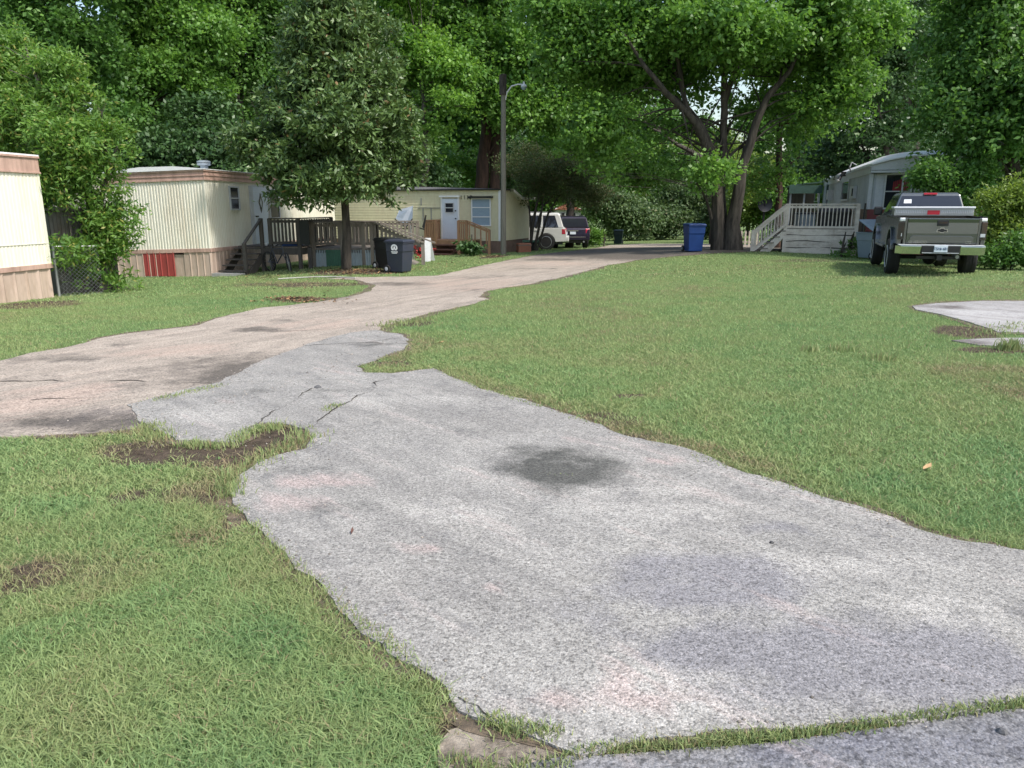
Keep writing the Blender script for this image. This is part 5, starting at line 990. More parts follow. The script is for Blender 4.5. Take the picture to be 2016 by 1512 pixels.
# picket fence, dish, far house
p = on(1465, 38, 478); o = empty('picket_fence', p, 0, 'pale picket fence in the shade behind the big tree', 'fence')
for i in range(7): x = -.55 + i * .2; MB().prism([(x - .04, -.1), (x + .04, -.1), (x + .04, .74), (x, .80), (x - .04, .74)], 0, .03, mY).build('picket', 'palewood', o)
MB().box((-.7, .031, .2), (.8, .06, .27)).build('rail', 'palewood', o)
p = on(1500, 36, 470); o = empty('satellite_dish', p, 0, 'dark satellite dish on a post behind the pale deck stairs', 'satellite dish'); hz = at(1500, 402, 36).z - p.z
MB().tube([(0, 0, -.1), (0, 0, hz)], .05, 8).build('mast', 'black', o); m = MB(); lathe(m, [(.01, .10), (.18, .06), (.33, 0), (.35, -.02), (.33, -.01), (.18, .04), (.01, .08)], (0, -.1, hz), 'y', 20); m.build('dish', 'navy', o, smooth=True)
p = on(1118, 66, 445); o = empty('small_house', (p.x, 66, at(1118, 433, 66).z - 1.2), 0, 'distant small white house with a brown gable roof above the suvs', 'house')
MB().box((-1.1, 0, 0), (1.1, 3, 2.2)).build('wall', 'white', o); MB().loft([[(-1.2, y, 2.05), (1.2, y, 2.05), (0, y, 2.6)] for y in (-.2, 3.2)]).build('roof', 'terracotta', o)
for x in (-.45, .5): window(o, mS, x - .2, x + .2, 1.2, 1.85, 'greyl', 'glass', .05, 1)
# litter on the ground
def stone(name, label, cat, px, py, r, mat, off=.018, n=1):
    p = gnd(px, py); o = MB(); pts = []
    for k in range(3):
        z = (0, .5, .9)[k] * r; rr = (1, .9, .45)[k] * r; pts.append([(rr * math.cos(6.283 * i / 8) * random.uniform(.8, 1.2), rr * .8 * math.sin(6.283 * i / 8) * random.uniform(.8, 1.2), z) for i in range(8)])
    o.loft(pts); ob = o.build(name, mat, None, smooth=True); ob.location = (p.x, p.y, p.z + off - .003); return tag(ob, label, cat)
stone('stone', 'small dark stone lying on the grey asphalt near a crack', 'stone', 626, 767, .035, 'shingle'); stone('stone', 'small dark pebble near the middle of the driveway', 'stone', 1518, 1075, .014, 'black')
stone('stone', 'dark flat pebble on the street asphalt at the bottom right', 'stone', 1972, 1446, .02, 'shingle', .008)
M['dleaf'] = surf('dry_leaf', (.42, .27, .13), .7, damt=.5, dscale=20); M['oleaf'] = surf('orange_leaf', (.50, .22, .05), .7, damt=.4, dscale=20)
def leaf(label, px, py, L, mat, off):
    p = gnd(px, py); m = MB().add([(-L, 0, .004), (-.3 * L, -.4 * L, .02), (.5 * L, -.3 * L, .012), (L, 0, .03), (.4 * L, .35 * L, .02), (-.4 * L, .35 * L, .008), (0, 0, .004)], [(0, 1, 6), (1, 2, 6), (2, 3, 6), (3, 4, 6), (4, 5, 6), (5, 0, 6)])
    ob = m.build('dry_leaf', mat, None); ob.location = (p.x, p.y, p.z + off); ob.rotation_euler = (0, 0, random.random() * 6); return tag(ob, label, 'dry leaf')
leaf('curled tan leaf lying on the lawn at the right', 1824, 930, .055, 'dleaf', .03); leaf('small dark red leaf on the driveway below the left mud patch', 694, 1056, .022, 'redwood', .02); leaf('pale dry leaf on the grass by the road bend', 868, 680, .05, 'dleaf', .035)
# dropped magnolia leaves: one scatter
V = []; F = []; lr = []; b = 0
for px, py, rx, ry, n in ((700, 535, 90, 8, 420), (570, 589, 40, 3, 130), (600, 592, 80, 6, 160), (968, 506, 26, 3, 130), (800, 530, 60, 8, 60), (520, 545, 60, 8, 50), (600, 560, 120, 20, 40), (880, 520, 60, 10, 25)):
    for _ in range(n):
        q = gnd(px + random.gauss(0, rx * .5), py + random.gauss(0, ry * .5)); L = random.uniform(.03, .065); a = random.random() * 6.283; ca, sa = math.cos(a) * L, math.sin(a) * L; z = q.z + random.uniform(.015, .03)
        V += [(q.x - ca, q.y - sa, z), (q.x + sa * .45, q.y - ca * .45, z + random.uniform(0, .03)), (q.x + ca, q.y + sa, z + random.uniform(0, .03)), (q.x - sa * .45, q.y + ca * .45, z + random.uniform(0, .03))]; F.append((b, b + 1, b + 2, b + 3)); b += 4; lr.append(random.random())
m, nt, bs = _mat('leaf_litter'); cr_ = nt.nodes.new('ShaderNodeValToRGB'); e = cr_.color_ramp.elements; e[0].color = (.05, .03, .018, 1); e[1].color = (.36, .22, .10, 1); el = cr_.color_ramp.elements.new(.6); el.color = (.14, .08, .04, 1); nt.links.new(attr(nt, 'lr'), cr_.inputs[0]); nt.links.new(cr_.outputs[0], bs.inputs['Base Color']); bs.inputs['Roughness'].default_value = .7; M['litter'] = m
tag(npmesh('leaf_litter', np.array(V), np.array(F), 'litter', {'lr': ('FACE', np.array(lr))}), 'brown and orange fallen leaves scattered on the ground', 'fallen leaves', kind='stuff')
pts = [gnd(x, y) for x, y in ((548, 551), (580, 549), (620, 547), (660, 547), (700, 549))]; o = MB().tube([(p.x, p.y, p.z + .03) for p in pts], .018, 8).build('pad_edge_tube', 'concrete', None, smooth=True); tag(o, 'thin pale curved edge of a concrete pad on the lawn below the dark deck', 'concrete edge')  # pale edge of a concrete pad, built as a thin tube
# ------------------------------------------------------------------ trees, vines and shrubs
M['leaf_maple'] = leafmat('maple_leaves', (.045, .13, .025), (.20, .365, .07), trans=.38)
M['leaf_bright'] = leafmat('bright_leaves', (.065, .17, .03), (.23, .40, .07), trans=.42)
M['leaf_deep'] = leafmat('deep_green_leaves', (.038, .105, .026), (.155, .30, .065), trans=.36)
M['leaf_dark'] = leafmat('dark_evergreen_leaves', (.02, .055, .02), (.085, .165, .05), trans=.2)
M['leaf_magnolia'] = leafmat('magnolia_leaves', (.03, .072, .022), (.165, .255, .08), (.20, .13, .06), .03, .42, .16, .45)
M['leaf_vine'] = leafmat('vine_leaves', (.045, .12, .025), (.20, .34, .065), (.30, .30, .08), .08, .5, .38)
M['leaf_olive'] = leafmat('olive_brown_leaves', (.035, .058, .02), (.11, .155, .05), (.15, .09, .05), .1, .6, .25)
M['leaf_grey'] = leafmat('grey_green_leaves', (.045, .085, .035), (.16, .24, .10), (.22, .22, .12), .04, .6, .25)
M['leaf_yg'] = leafmat('yellow_green_leaves', (.065, .12, .022), (.24, .33, .07), trans=.4)
def crown_mesh(blobs, nclu, nleaf, L, Wd, cr=.35, up=.35, whorl=.6, seed=1, shell=2.6, flat=.75, tufts=13, bough=.75):
    """blobs: (centre, (rx, ry, rz)). Leaves grow in tufts spread through the blobs' volume."""
    g = np.random.default_rng(seed)
    C = np.array([list(b[0]) for b in blobs]); Rr = np.array([b[1] for b in blobs], float); Rr = np.maximum(Rr * .45, Rr - bough * .75)
    wt = (Rr[:, 0] * Rr[:, 2] + Rr[:, 1] * Rr[:, 2]); wt = wt / wt.sum(); idx = g.choice(len(blobs), nclu, p=wt)
    # boughs: medium clumps spread through each blob with dark gaps between them, tufts sit on the boughs
    nb = max(6, int(nclu / tufts)); bi = g.choice(len(blobs), nb, p=wt); bd = g.normal(size=(nb, 3)); bd /= np.linalg.norm(bd, axis=1)[:, None]
    lump = .78 + .44 * noise(bd[:, 0] * 1.7 + bi * 3.1, bd[:, 1] * 1.7 + bd[:, 2] * 2.3, 1.0, 2)
    B = C[bi] + bd * Rr[bi] * ((g.random(nb) ** (1 / shell)) * lump)[:, None]; br = bough * (.55 + .9 * g.random(nb)); bv = g.random(nb)
    pb = br ** 2; k = g.choice(nb, nclu, p=pb / pb.sum()); d = g.normal(size=(nclu, 3)); d[:, 2] += .35; d /= np.linalg.norm(d, axis=1)[:, None]
    P = B[k] + d * (br[k] * (.35 + .65 * g.random(nclu) ** .5))[:, None] * np.array([1.15, 1.15, .62]); d = d * .7 + bd[k] * .3; idx = bi[k]
    cvar = np.clip(.45 + .16 * g.normal(size=nclu) + .55 * (bv[k] - .5), 0, 1)
    s = cr * (.6 + .8 * g.random(nclu)); n = nclu * nleaf
    ci = np.repeat(np.arange(nclu), nleaf); o = g.normal(size=(n, 3)); o[:, 2] *= flat; pos = P[ci] + o * s[ci][:, None] * .6
    dirn = o / (np.linalg.norm(o, axis=1)[:, None] + 1e-6) * whorl + g.normal(size=(n, 3)) * (1 - whorl) + d[ci] * .35; dirn[:, 2] -= .12; dirn /= np.linalg.norm(dirn, axis=1)[:, None]
    nm = g.normal(size=(n, 3)) * .6; nm[:, 2] += up * 2.2; nm += d[ci] * .5; side = np.cross(nm, dirn); side /= np.linalg.norm(side, axis=1)[:, None] + 1e-6
    l = L * (.6 + .8 * g.random(n))[:, None]; w = Wd * (.6 + .7 * g.random(n))[:, None]
    V = np.stack([pos - dirn * l * .5, pos + side * w * .5 - dirn * l * .05, pos + dirn * l * .5, pos - side * w * .5 - dirn * l * .05], 1).reshape(-1, 3)
    return V, np.arange(n * 4).reshape(n, 4), np.clip(g.random(n), 0, 1), cvar[ci]
def pxblob(px, py, Y, rx, ry, rd=None, ref=None):
    c = at(px, py, Y); k = Y / FPX * 1.0; return (c, (rx * k, (rd if rd is not None else (rx + ry) * .5 * k), ry * k))
def tree(label, cat, base, blobs, limbs, leaf, bark, nclu, nleaf, L, Wd, cr, seed, group=None, name='tree', twigs=40, **kw):
    """limbs: list of (points, radii) in world space; blobs in world space"""
    b = Vector(base); e = empty(name, b, 0, label, cat, group); gl = random.Random(seed); m = MB(); tips = []
    for pts, rad in limbs:
        P = [Vector(q) - b for q in pts]; D = [P[0]]; Rr = [rad[0]]
        for i in range(len(P) - 1):
            n = max(2, int((P[i + 1] - P[i]).length / .6))
            for k in range(1, n + 1):
                t = k / n; j = (P[i + 1] - P[i]).length * .018; D.append(P[i].lerp(P[i + 1], t) + Vector((gl.uniform(-j, j), gl.uniform(-j, j), 0))); Rr.append(rad[i] + (rad[i + 1] - rad[i]) * t)
        m.tube(D, Rr, 10, wob=.05); tips += [(D[i], Rr[i]) for i in range(len(D) // 3, len(D))]
    bl = [((Vector(c) - b), r) for c, r in blobs]
    if tips:
        for k in range(twigs):
            c, r = gl.choice(bl); q = Vector((gl.gauss(0, 1), gl.gauss(0, 1), gl.gauss(0, 1))).normalized(); q = c + Vector((q.x * r[0], q.y * r[1], q.z * r[2])) * gl.uniform(.4, .9)
            s_, rr = min(gl.sample(tips, min(6, len(tips))), key=lambda t: (t[0] - q).length + abs(min(0, q.z - t[0].z)) * 2); mid = s_.lerp(q, .5) + Vector((gl.uniform(-.2, .2), gl.uniform(-.2, .2), gl.uniform(.0, .5)))
            r0 = min(rr * .4, .045); m.tube([s_, s_.lerp(mid, .5) + Vector((0, 0, .06)), mid, q], [r0, r0 * .75, r0 * .5, .012], 6, cap=False)
    if m.v: m.build('trunk', bark, e, smooth=True)
    V, F, lr, cv = crown_mesh([(tuple(c), r) for c, r in bl], nclu, nleaf, L, Wd, cr, seed=seed, **kw)
    npmesh('crown', V, F, leaf, {'lr': ('FACE', lr), 'cr': ('FACE', cv)}, e); return e
PB = pxblob
# magnolia in front of the grey deck
Y = 24.8; p = gnd(682, 530)
Bm = [PB(680, 355, Y - .6, 110, 58), PB(745, 330, Y, 85, 62), PB(590, 335, Y - .4, 80, 72), PB(510, 285, Y + .2, 62, 50), PB(560, 225, Y - .3, 90, 56), PB(660, 250, Y - 1.2, 110, 75), PB(760, 245, Y - .2, 72, 66), PB(700, 150, Y - .4, 92, 62), PB(610, 130, Y, 72, 62),
      PB(650, 50, Y - .4, 82, 64), PB(700, 50, Y + .3, 42, 46), PB(660, -60, Y, 80, 70), PB(650, -160, Y, 55, 70), PB(640, 390, Y - .6, 70, 30), PB(740, 392, Y - .4, 62, 26), PB(560, 380, Y, 45, 34), PB(800, 300, Y + .2, 36, 42), PB(680, 200, Y + 1.4, 110, 200)]
tree('dense glossy magnolia tree with a dark trunk beside the navy bins', 'tree', p, Bm, [([p - Vector((0, 0, .2)), at(681, 430, Y), at(678, 250, Y), at(672, 50, Y), at(660, -150, Y)], [.19, .13, .11, .08, .04]), ([at(681, 400, Y), at(620, 330, Y - .4), at(520, 290, Y)], [.07, .05, .02]), ([at(680, 380, Y), at(760, 330, Y)], [.06, .02])],
     'leaf_magnolia', 'bark_dark', 7600, 17, .19, .08, .20, 11, up=.35, whorl=.6, twigs=60, shell=3.0, bough=.6, tufts=18)
# leaning leafy tree smothered in vines between the two cream homes
Y = 20.3; p = gnd(205, 575)
Bv = [PB(70, 240, Y, 95, 70), PB(140, 280, Y - .5, 75, 66), PB(200, 250, Y + .2, 48, 50), PB(80, 150, Y + .6, 72, 50), PB(5, 130, Y + .8, 70, 56), PB(0, 230, Y, 80, 70), PB(150, 205, Y, 50, 40), PB(236, 300, Y, 18, 26), PB(120, 130, Y, 30, 26), PB(200, 330, Y - .2, 42, 46), PB(208, 410, Y - .2, 30, 46), PB(212, 485, Y - .2, 26, 50), PB(212, 545, Y - .2, 24, 34),
      PB(150, 360, Y - .5, 60, 36), PB(110, 340, Y - .8, 34, 48), PB(100, 375, Y - .9, 16, 45), PB(50, 300, Y + 1.2, 70, 26), PB(150, 500, Y - 1.0, 28, 34), PB(142, 550, Y - 1.0, 22, 28), PB(185, 450, Y - .3, 26, 30), PB(190, 520, Y - .4, 22, 34), PB(222, 372, Y - .4, 16, 24), PB(165, 415, Y - .3, 30, 16), PB(20, 85, Y + 1.2, 50, 30), PB(234, 440, Y - .2, 10, 50), PB(-90, 180, Y, 90, 120)]
tree('yellow green leafy tree hung with vines between the two cream homes', 'tree', p, Bv, [([p - Vector((0, 0, .2)), at(200, 470, Y), at(170, 360, Y), at(110, 240, Y), at(60, 120, Y)], [.16, .13, .11, .08, .03]), ([at(190, 440, Y), at(215, 330, Y), at(200, 220, Y)], [.07, .05, .02]), ([at(185, 400, Y - .2), at(130, 350, Y - .5), at(95, 340, Y - .7)], [.05, .035, .02]), ([at(105, 392, Y - .3), at(130, 388, Y - .2), at(155, 402, Y), at(185, 410, Y)], [.02, .03, .03, .03])],
     'leaf_vine', 'bark_grey', 4700, 18, .14, .055, .20, 12, up=.3, whorl=.5, twigs=60, shell=2.8, bough=.5, tufts=14)
# big multi-stem tree right of the road
Y = 30.6; p = gnd(1428, 490)
Bb = [PB(1240, 140, Y + 1, 105, 75), PB(1330, 70, Y, 140, 85), PB(1450, 60, Y - 2, 130, 80), PB(1570, 100, Y + 1.2, 105, 70), PB(1640, 190, Y, 62, 75), PB(1610, 50, Y, 120, 90), PB(1190, 240, Y, 70, 60), PB(1270, 270, Y + .3, 66, 40), PB(1395, 345, Y - 1.5, 34, 40), PB(1385, 300, Y - 1.2, 30, 30), PB(1225, 60, Y, 110, 90), PB(1510, 215, Y + 1, 40, 22),
      PB(1590, 215, Y, 46, 42), PB(1400, -70, Y, 230, 100), PB(1480, 130, Y + 2.2, 70, 36), PB(1180, 330, Y, 50, 36), PB(1700, 50, Y + 1, 80, 80), PB(1120, 110, Y + .5, 60, 70), PB(1690, 160, Y + 1, 44, 40), PB(1100, 20, Y + .5, 90, 70), PB(1150, 290, Y + .5, 44, 40), PB(1395, 200, Y + 1.2, 26, 30), PB(1465, 215, Y + 1.5, 26, 34), PB(1450, 165, Y + 1, 30, 20), PB(1385, 150, Y + 1, 30, 22), PB(1340, 250, Y + 1, 30, 26), PB(1440, 320, Y + 1.5, 20, 22), PB(1530, 260, Y + 1.4, 26, 26), PB(1300, 215, Y + .6, 26, 20), PB(1660, 110, Y, 50, 50), PB(1350, 165, Y + 2, 60, 30), PB(1420, 270, Y + 3.2, 34, 22), PB(1310, 340, Y + .5, 45, 30), PB(1560, 300, Y + 1, 26, 26)]
tl = Vector((0, 0, .2))
tree('big spreading shade tree with several dark leaning stems by the road', 'tree', p, Bb,
     [([at(1417, 499, Y), at(1414, 440, Y), at(1412, 330, Y), at(1385, 255, Y), at(1352, 210, Y - .3), at(1330, 100, Y - .5), at(1320, 0, Y)], [.40, .27, .17, .135, .11, .08, .04]),
      ([at(1425, 495, Y + .3), at(1420, 380, Y + .3), at(1426, 250, Y + .3), at(1427, 120, Y + .3), at(1430, -60, Y)], [.26, .17, .14, .12, .05]),
      ([at(1442, 499, Y - .3), at(1443, 440, Y - .2), at(1461, 330, Y - .2), at(1490, 240, Y - .4), at(1512, 190, Y - .4), at(1555, 140, Y - .4), at(1600, 40, Y)], [.44, .29, .20, .155, .125, .09, .04]),
      ([at(1412, 330, Y), at(1370, 240, Y - .8), at(1310, 180, Y - 1.3), at(1270, 130, Y - 1.5), at(1225, 60, Y - 1.5)], [.18, .14, .11, .08, .04]),
      ([at(1427, 200, Y + .3), at(1450, 130, Y + .2), at(1490, 30, Y)], [.12, .10, .05]), ([at(1400, 430, Y - .5), at(1392, 395, Y - 1), at(1372, 360, Y - 1.4)], [.06, .05, .03]), ([at(1352, 210, Y - .3), at(1335, 150, Y), at(1290, 60, Y)], [.1, .08, .04])],
     'leaf_maple', 'bark_dark', 9800, 14, .165, .135, .30, 13, up=.3, whorl=.4, twigs=90, shell=2.2, bough=.8, tufts=15)
# slim tree behind the pale deck
Y = 35; p = on(1532, Y, 480)
tree('slim dark trunked tree behind the pale deck railing', 'tree', p, [PB(1545, 190, Y, 60, 50), PB(1590, 250, Y, 42, 34), PB(1535, 345, Y - 1, 24, 22), PB(1500, 330, Y + 1, 32, 36), PB(1540, 120, Y, 70, 60), PB(1480, 370, Y, 24, 30)], [([p - tl, at(1535, 350, Y), at(1534, 250, Y), at(1545, 120, Y)], [.17, .15, .13, .06]), ([at(1535, 340, Y), at(1585, 300, Y)], [.04, .02])], 'leaf_maple', 'bark_red', 900, 16, .17, .13, .34, 14, up=.3, whorl=.4, twigs=30)
# middle group behind the yellow home and pole
Y = 45; p = on(955, Y, 470)
tree('tall thick trunked tree behind the utility pole', 'tree', p, [PB(880, 60, Y, 130, 85), PB(1000, 90, Y - 1, 120, 90), PB(930, 180, Y - 2, 110, 60), PB(1010, 210, Y - 1, 90, 70), PB(950, -60, Y, 200, 100), PB(1060, 130, Y, 80, 80)],
     [([p - tl, at(948, 370, Y), at(957, 250, Y), at(965, 100, Y), at(960, -60, Y)], [.50, .40, .33, .25, .1]), ([at(975, 400, Y), at(974, 280, Y), at(992, 200, Y), at(1050, 90, Y)], [.34, .26, .16, .06]), ([at(972, 230, Y), at(948, 40, Y), at(905, 10, Y)], [.1, .08, .05])], 'leaf_maple', 'bark_red', 4600, 14, .21, .17, .38, 15, up=.3, whorl=.4, twigs=70, shell=2.4, bough=1.1, tufts=15)
Y = 41; p = on(835, Y, 470)
tree('bright yellow green tree right of the magnolia', 'tree', p, [PB(830, 195, Y, 70, 46), PB(800, 110, Y + 1, 90, 70), PB(860, 255, Y, 58, 36), PB(770, 30, Y + 1, 70, 50), PB(820, 310, Y + 1, 50, 30), PB(880, 130, Y, 60, 50), PB(900, 200, Y - 1, 40, 30), PB(790, -40, Y, 80, 60)], [([p - tl, at(838, 300, Y), at(830, 100, Y)], [.2, .15, .06])], 'leaf_bright', 'bark_grey', 2100, 15, .19, .15, .32, 16, bough=.85, up=.3, whorl=.4, twigs=30)
Y = 46
for i, (px, L_, lf, bl) in enumerate([
    (1120, 'tall leafy tree in the middle, between pole and big tree', 'leaf_maple', [(1110, 110, 0, 100, 90), (1170, 210, -1, 90, 70), (1090, 230, -1, 70, 50), (1230, 290, 0, 70, 50), (1140, -30, 0, 140, 80), (1180, 310, 0, 60, 40), (1060, 300, 1, 60, 40), (1250, 360, 1, 60, 30)]),
    (1405, 'mid green tree behind the big leaning stems', 'leaf_deep', [(1280, 250, 2, 70, 40), (1330, 330, 2, 60, 38), (1260, 330, 3, 70, 50), (1220, 180, 3, 60, 60), (1180, 120, 5, 60, 60)])]):
    p = on(px, Y + i * 2, 470); tree(L_, 'tree', p, [PB(a, b, Y + i * 2 + c, d, e_) for a, b, c, d, e_ in bl], [([p - tl, at(px + 4, 330, Y + i * 2), at(bl[0][0], bl[0][1], Y + i * 2)], [.26, .2, .06])], lf, 'bark_dark', 3000 - 900 * i, 14, .21, .17, .38, 20 + i, bough=1.1, up=.3, whorl=.4, twigs=30, shell=2.4)
# small olive brown tree in front of the suvs
Y = 36.6; p = gnd(1052, 492)
tree('small olive brown multi-stem tree beside the white suv', 'tree', (p.x, Y, p.z), [PB(1070, 335, Y, 80, 46), PB(1045, 300, Y + .3, 46, 34), PB(1130, 350, Y, 66, 42), PB(1110, 385, Y - .2, 60, 22), PB(1060, 385, Y, 45, 22), PB(1165, 385, Y + .4, 40, 30), PB(1000, 330, Y + 1.2, 34, 30)],
     [([(p.x - .3, Y, p.z), at(1050, 430, Y), at(1063, 370, Y), at(1075, 320, Y)], [.09, .07, .05, .02]), ([(p.x - .1, Y, p.z), at(1062, 440, Y - .3), at(1072, 380, Y)], [.08, .06, .02]), ([(p.x + .0, Y, p.z), at(1078, 420, Y), at(1110, 370, Y)], [.06, .05, .02]), ([(p.x - .2, Y, p.z), at(1045, 440, Y + .2), at(1040, 380, Y)], [.06, .05, .02]), ([at(1055, 450, Y - .2), at(1070, 405, Y - .2), at(1090, 385, Y)], [.05, .04, .02])],
     'leaf_olive', 'bark_dark', 2000, 20, .09, .045, .20, 17, up=.2, whorl=.5, twigs=50, bough=.5)
# left background trees
for i, (px, Y, lf, L_, bl) in enumerate([
    (120, 31, 'leaf_deep', 'tall deep green tree at the far left behind the vine tree', [(60, 20, 0, 110, 80), (150, 60, 0, 90, 70), (200, 130, 1, 70, 70), (-60, 80, 0, 100, 110), (120, -60, 0, 150, 80), (230, 230, 1, 60, 70), (60, 120, 2, 120, 90)]),
    (300, 35, 'leaf_maple', 'broad green tree above the roof of the red panelled home', [(280, 60, 0, 90, 70), (330, 140, -1, 90, 60), (240, 130, 0, 60, 60), (390, 60, 0, 90, 70), (320, -40, 0, 140, 80), (400, 180, 0, 60, 50), (300, 220, 1, 70, 40)]),
    (470, 38, 'leaf_deep', 'tall green tree left behind the magnolia', [(450, 60, 0, 80, 80), (510, 130, 1, 80, 80), (470, -40, 0, 120, 80), (420, 150, 0, 70, 60), (540, 30, 1, 70, 70), (520, 220, 1, 60, 50), (430, 210, -1, 50, 40)]),
    (375, 32.5, 'leaf_dark', 'dark evergreen tree rising behind the cream home roof vent', [(370, 290, 0, 70, 50), (440, 290, 0, 60, 55), (300, 300, 0, 50, 45), (400, 230, 1, 60, 40), (470, 330, 0, 50, 30), (350, 335, 0, 100, 22), (520, 340, 1, 60, 40), (270, 330, 0, 50, 30)]),
    (600, 41, 'leaf_dark', 'dark tree mass directly behind the magnolia', [(600, 200, 0, 90, 90), (650, 330, 0, 110, 50), (560, 60, 0, 80, 90), (720, 300, 1, 90, 60), (740, 130, 1, 70, 90), (830, 345, 1, 60, 34), (770, 340, 0, 60, 34)]),
    (740, 50, 'leaf_maple', 'far green tree between magnolia and bright tree', [(760, 180, 0, 60, 60), (740, 90, 1, 50, 50), (850, 320, 0, 70, 40), (920, 330, 1, 60, 40), (700, 60, 2, 60, 60), (860, 60, 1, 70, 60)])]):
    p = on(px, Y, 470); tree(L_, 'tree', p, [PB(a, b, Y + c, d, e_) for a, b, c, d, e_ in bl], [([p - tl, at(px + 4, 330, Y), at(px, bl[1][1], Y)], [.28, .2, .06])], lf, 'bark_dark', (3000, 3600, 3100, 2200, 2800, 2000)[i], 14, .18 if Y < 40 else .21, .13 if Y < 40 else .17, .34, 30 + i, bough=1.0, up=.3, whorl=.45, twigs=30, shell=2.5)
# right side
for i, (px, Y, lf, L_, bl, nc, sz) in enumerate([
    (1990, 25.5, 'leaf_deep', 'large deep green tree overhanging the grey home at the right edge', [(1930, 150, 0, 110, 80), (1870, 220, 0, 70, 60), (1990, 260, -1, 80, 70), (2060, 160, -1, 110, 110), (1850, 90, 1, 70, 60), (1950, 30, 0, 110, 80), (1900, 300, 0, 60, 45), (1960, -60, 0, 150, 70), (1852, 300, 1.5, 34, 34), (2100, 320, 0, 90, 90), (1990, 180, 2, 120, 120)], 3800, .18),
    (1740, 41, 'leaf_dark', 'dark tall tree behind the white bowed roof', [(1730, 140, 0, 80, 80), (1710, 260, 0, 80, 50), (1790, 260, 0, 60, 50), (1760, 60, 0, 70, 70), (1650, 290, 1, 60, 40), (1690, 330, 0, 60, 26), (1620, 330, 1, 50, 30), (1740, -40, 0, 90, 70)], 2100, .22),
    (1800, 47, 'leaf_maple', 'pale green far tree at the upper right', [(1800, 60, 0, 70, 70), (1830, 160, 0, 70, 70), (1690, 30, 1, 60, 60), (1880, 20, 0, 90, 60), (1720, 200, 2, 60, 30)], 1400, .24)]):
    p = on(px, Y, 520); tree(L_, 'tree', p, [PB(a, b, Y + c, d, e_) for a, b, c, d, e_ in bl], [([p - tl, at(px + 4, 300, Y), at(px - 30, 100, Y), at(px - 40, -20, Y)], [.26, .2, .15, .05]), ([at(px + 2, 350, Y), at(px - 70, 250, Y)], [.1, .03])], lf, 'bark_dark', int(nc * 1.4), 15, sz * .88, sz * .6, .28, 40 + i, bough=.8, up=.3, whorl=.45, twigs=40, shell=2.5)
# shrubs
def shrub(label, px, py, Y, bl, lf, nc, L, cr, seed, cat='shrub', name='shrub', group=None, **kw):
    p = on(px, Y, py); return tree(label, cat, p, [PB(a, b, Y + c, d, e_) for a, b, c, d, e_ in bl], [([p - tl, p + Vector((.05, 0, .5)), p + Vector((.1, 0, .9))], [.05, .04, .02])], lf, 'bark_dark', nc, 15, L, L * .55, cr, seed, group, name, twigs=12, bough=(.35 if Y < 50 else 1.0), tufts=10, **kw)
shrub('tall dark shrub hiding the right end of the grey home', 1850, 520, 24.6, [(1835, 350, 0, 40, 45), (1860, 420, 0, 50, 50), (1900, 360, .3, 60, 50), (1850, 470, .2, 60, 40), (1940, 470, .2, 50, 55)], 'leaf_deep', 1500, .13, .26, 51)
shrub('yellow green shrub right of the pickup', 1975, 520, 22.0, [(1960, 400, 0, 50, 38), (2010, 380, 0, 50, 40), (1985, 450, 0, 55, 40), (2030, 450, 0, 60, 60), (1950, 455, 0, 26, 30)], 'leaf_yg', 1300, .11, .22, 52)
shrub('low leafy shrub at the right edge of the lawn', 1990, 530, 21.0, [(1975, 500, 0, 36, 26), (2015, 490, 0, 40, 36), (1945, 508, .6, 24, 18), (2060, 500, 0, 50, 40)], 'leaf_deep', 900, .10, .2, 53)
shrub('round bush behind the dark purple suv', 1188, 485, 46, [(1174, 462, 0, 8, 11), (1170, 474, 0, 9, 7)], 'leaf_maple', 170, .13, .14, 54)
shrub('dark spiky plant beneath the brown landing railing', 925, 498, 31.6, [(918, 487, 0, 15, 7), (936, 489, 0, 12, 6)], 'leaf_dark', 36, .2, .16, 55)
shrub('small weedy plant in front of the pale deck skirting', 1655, 503, 27.2, [(1655, 506, 0, 10, 5), (1668, 503, 0, 6, 4)], 'leaf_deep', 30, .1, .1, 56)
shrub('little plant growing out of the flower pot', 1672, 495, 28.2, [(1672, 484, -.2, 6, 7)], 'leaf_deep', 16, .12, .1, 57)
shrub('small red flowering plant beside the white folding board', 829, 500, 31.0, [(830, 493, 0, 8, 5), (822, 497, 0, 5, 4)], 'redthing', 22, .08, .08, 58, 'flower', 'flower_plant')
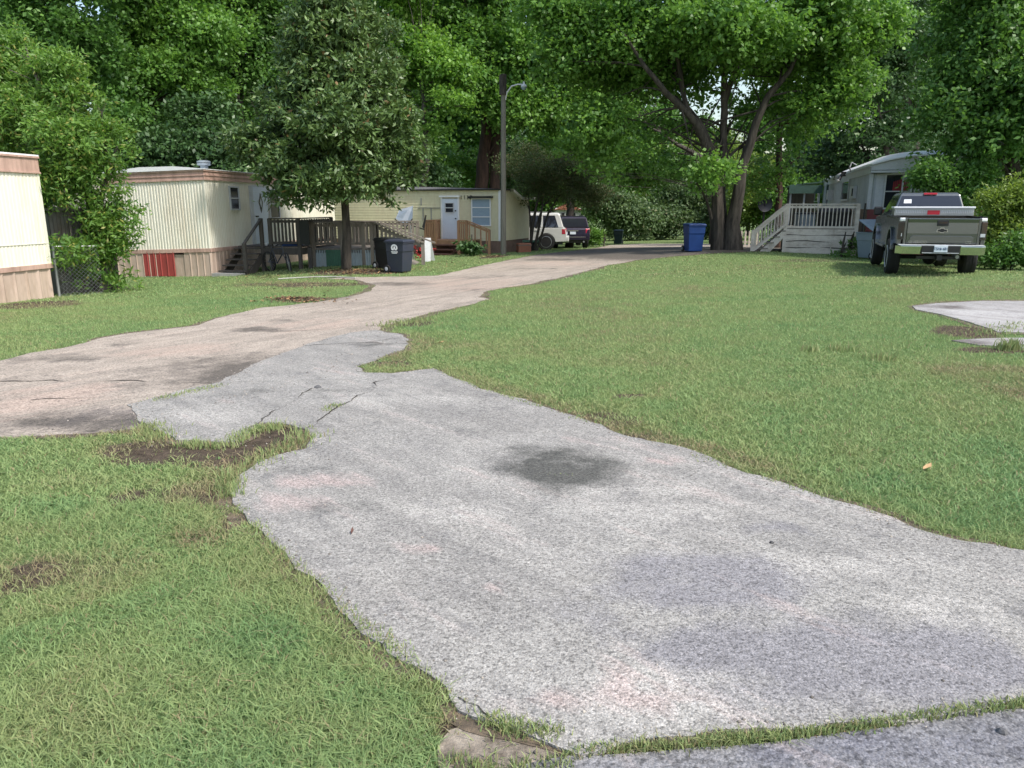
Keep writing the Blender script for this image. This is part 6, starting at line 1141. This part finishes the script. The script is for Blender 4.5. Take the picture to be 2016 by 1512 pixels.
# vine on the shed is part of the leaning tree; undergrowth between the trunks
k = 0
for px, Y, lf, bl, lb in [(1230, 64, 'leaf_grey', [(1230, 420, 0, 40, 40), (1190, 400, 0, 40, 40), (1270, 430, 0, 40, 34), (1240, 455, 0, 50, 16), (1200, 452, 0, 40, 18)], 'grey green thicket across the far road, left of the blue bin'), (1330, 66, 'leaf_grey', [(1310, 420, 0, 50, 44), (1370, 425, 0, 46, 38), (1340, 380, 1, 60, 34), (1400, 410, 1, 40, 44), (1320, 457, 0, 60, 15), (1390, 457, 0, 50, 15)], 'grey green thicket across the far road, behind the blue bin'),
                          (1480, 62, 'leaf_yg', [(1470, 400, 0, 34, 40), (1490, 350, 1, 44, 44), (1510, 420, 0, 34, 34), (1450, 430, 1, 40, 30)], 'sunlit green thicket seen through the big tree stems'), (1560, 60, 'leaf_maple', [(1545, 380, 0, 40, 50), (1590, 350, 1, 50, 50), (1530, 440, 0, 50, 30), (1640, 330, 2, 60, 50)], 'green thicket left of the carport'),
                          (1150, 70, 'leaf_deep', [(1130, 420, 0, 40, 34), (1090, 400, 1, 50, 44), (1165, 440, 0, 30, 30), (1200, 360, 1, 50, 50), (1040, 400, 1, 50, 50)], 'dark thicket behind the two suvs'), (960, 58, 'leaf_dark', [(900, 350, 0, 60, 50), (960, 360, 0, 50, 50), (1000, 320, 0, 60, 60), (840, 350, 0, 60, 40)], 'dark thicket behind the yellow home'),
                          (1250, 74, 'leaf_yg', [(1240, 350, 0, 50, 50), (1300, 330, 0, 60, 50), (1360, 300, 0, 50, 50), (1420, 300, 0, 50, 60)], 'pale sunlit woods edge behind the big tree'), (1700, 58, 'leaf_dark', [(1680, 360, 0, 80, 60), (1780, 330, 0, 80, 70), (1860, 330, 0, 80, 80), (1950, 340, 0, 100, 100), (1640, 290, 3, 50, 40)], 'dark woods behind the grey home'),
                          (150, 44, 'leaf_dark', [(100, 330, 0, 140, 70), (260, 300, 0, 120, 80), (420, 300, 0, 120, 90), (560, 300, 0, 90, 90), (0, 250, 0, 120, 120)], 'dark woods behind the cream homes')]:
    shrub(lb, px, 470, Y, bl, lf, 1100 if Y > 50 else 1700, .28, .5, 60 + k, 'thicket', 'thicket'); k += 1
# far woods: tall trees closing the view, one crown mesh shape copied
p = Vector((0, 0, 0)); far = tree('', 'tree', p, [(Vector((0, 0, 11)), (4.2, 4.0, 6)), (Vector((1.5, 0, 7)), (3.6, 3.4, 4)), (Vector((-2, .5, 8.5)), (3.4, 3.4, 4.4)), (Vector((.5, 0, 15)), (3, 3, 4)), (Vector((0, 0, 3.6)), (3.4, 3, 2.6))], [([(0, 0, -.3), (0.2, 0, 7), (0, 0, 15)], [.34, .24, .06])], 'leaf_deep', 'bark_dark', 2000, 14, .38, .32, .62, 80, name='woodland_tree', up=.3, whorl=.4, twigs=30, shell=2.2)

spots = [(-52, 60, 1.1), (-44, 66, 1.25), (-37, 60, 1.1), (-30, 68, 1.3), (-23, 62, 1.15), (-17, 70, 1.3), (-11, 66, 1.1), (-6, 74, 1.25), (0, 70, 1.1), (5, 80, 1.2), (11, 86, 1.0), (16, 84, .8), (21, 88, .8), (26, 84, .75), (31, 78, .85), (37, 72, 1.1), (43, 68, 1.2), (50, 62, 1.2), (57, 66, 1.2), (-60, 66, 1.2), (45, 82, 1.2), (-14, 82, 1.3), (34, 90, .9), (64, 60, 1.2), (8, 96, 1.1)]
lab = []
for i, (x, y, s_) in enumerate(spots):
    o = far if i == 0 else copy_tree(far)
    o.location = (x, y, tz(x, y)); o.rotation_euler = (0, 0, i * 2.4); o.scale = (s_, s_, s_ * (1.05 if i % 2 else .95)); o['group'] = 'tall trees of the far woods'; o['label'] = 'tall green tree of the far woods closing the view'
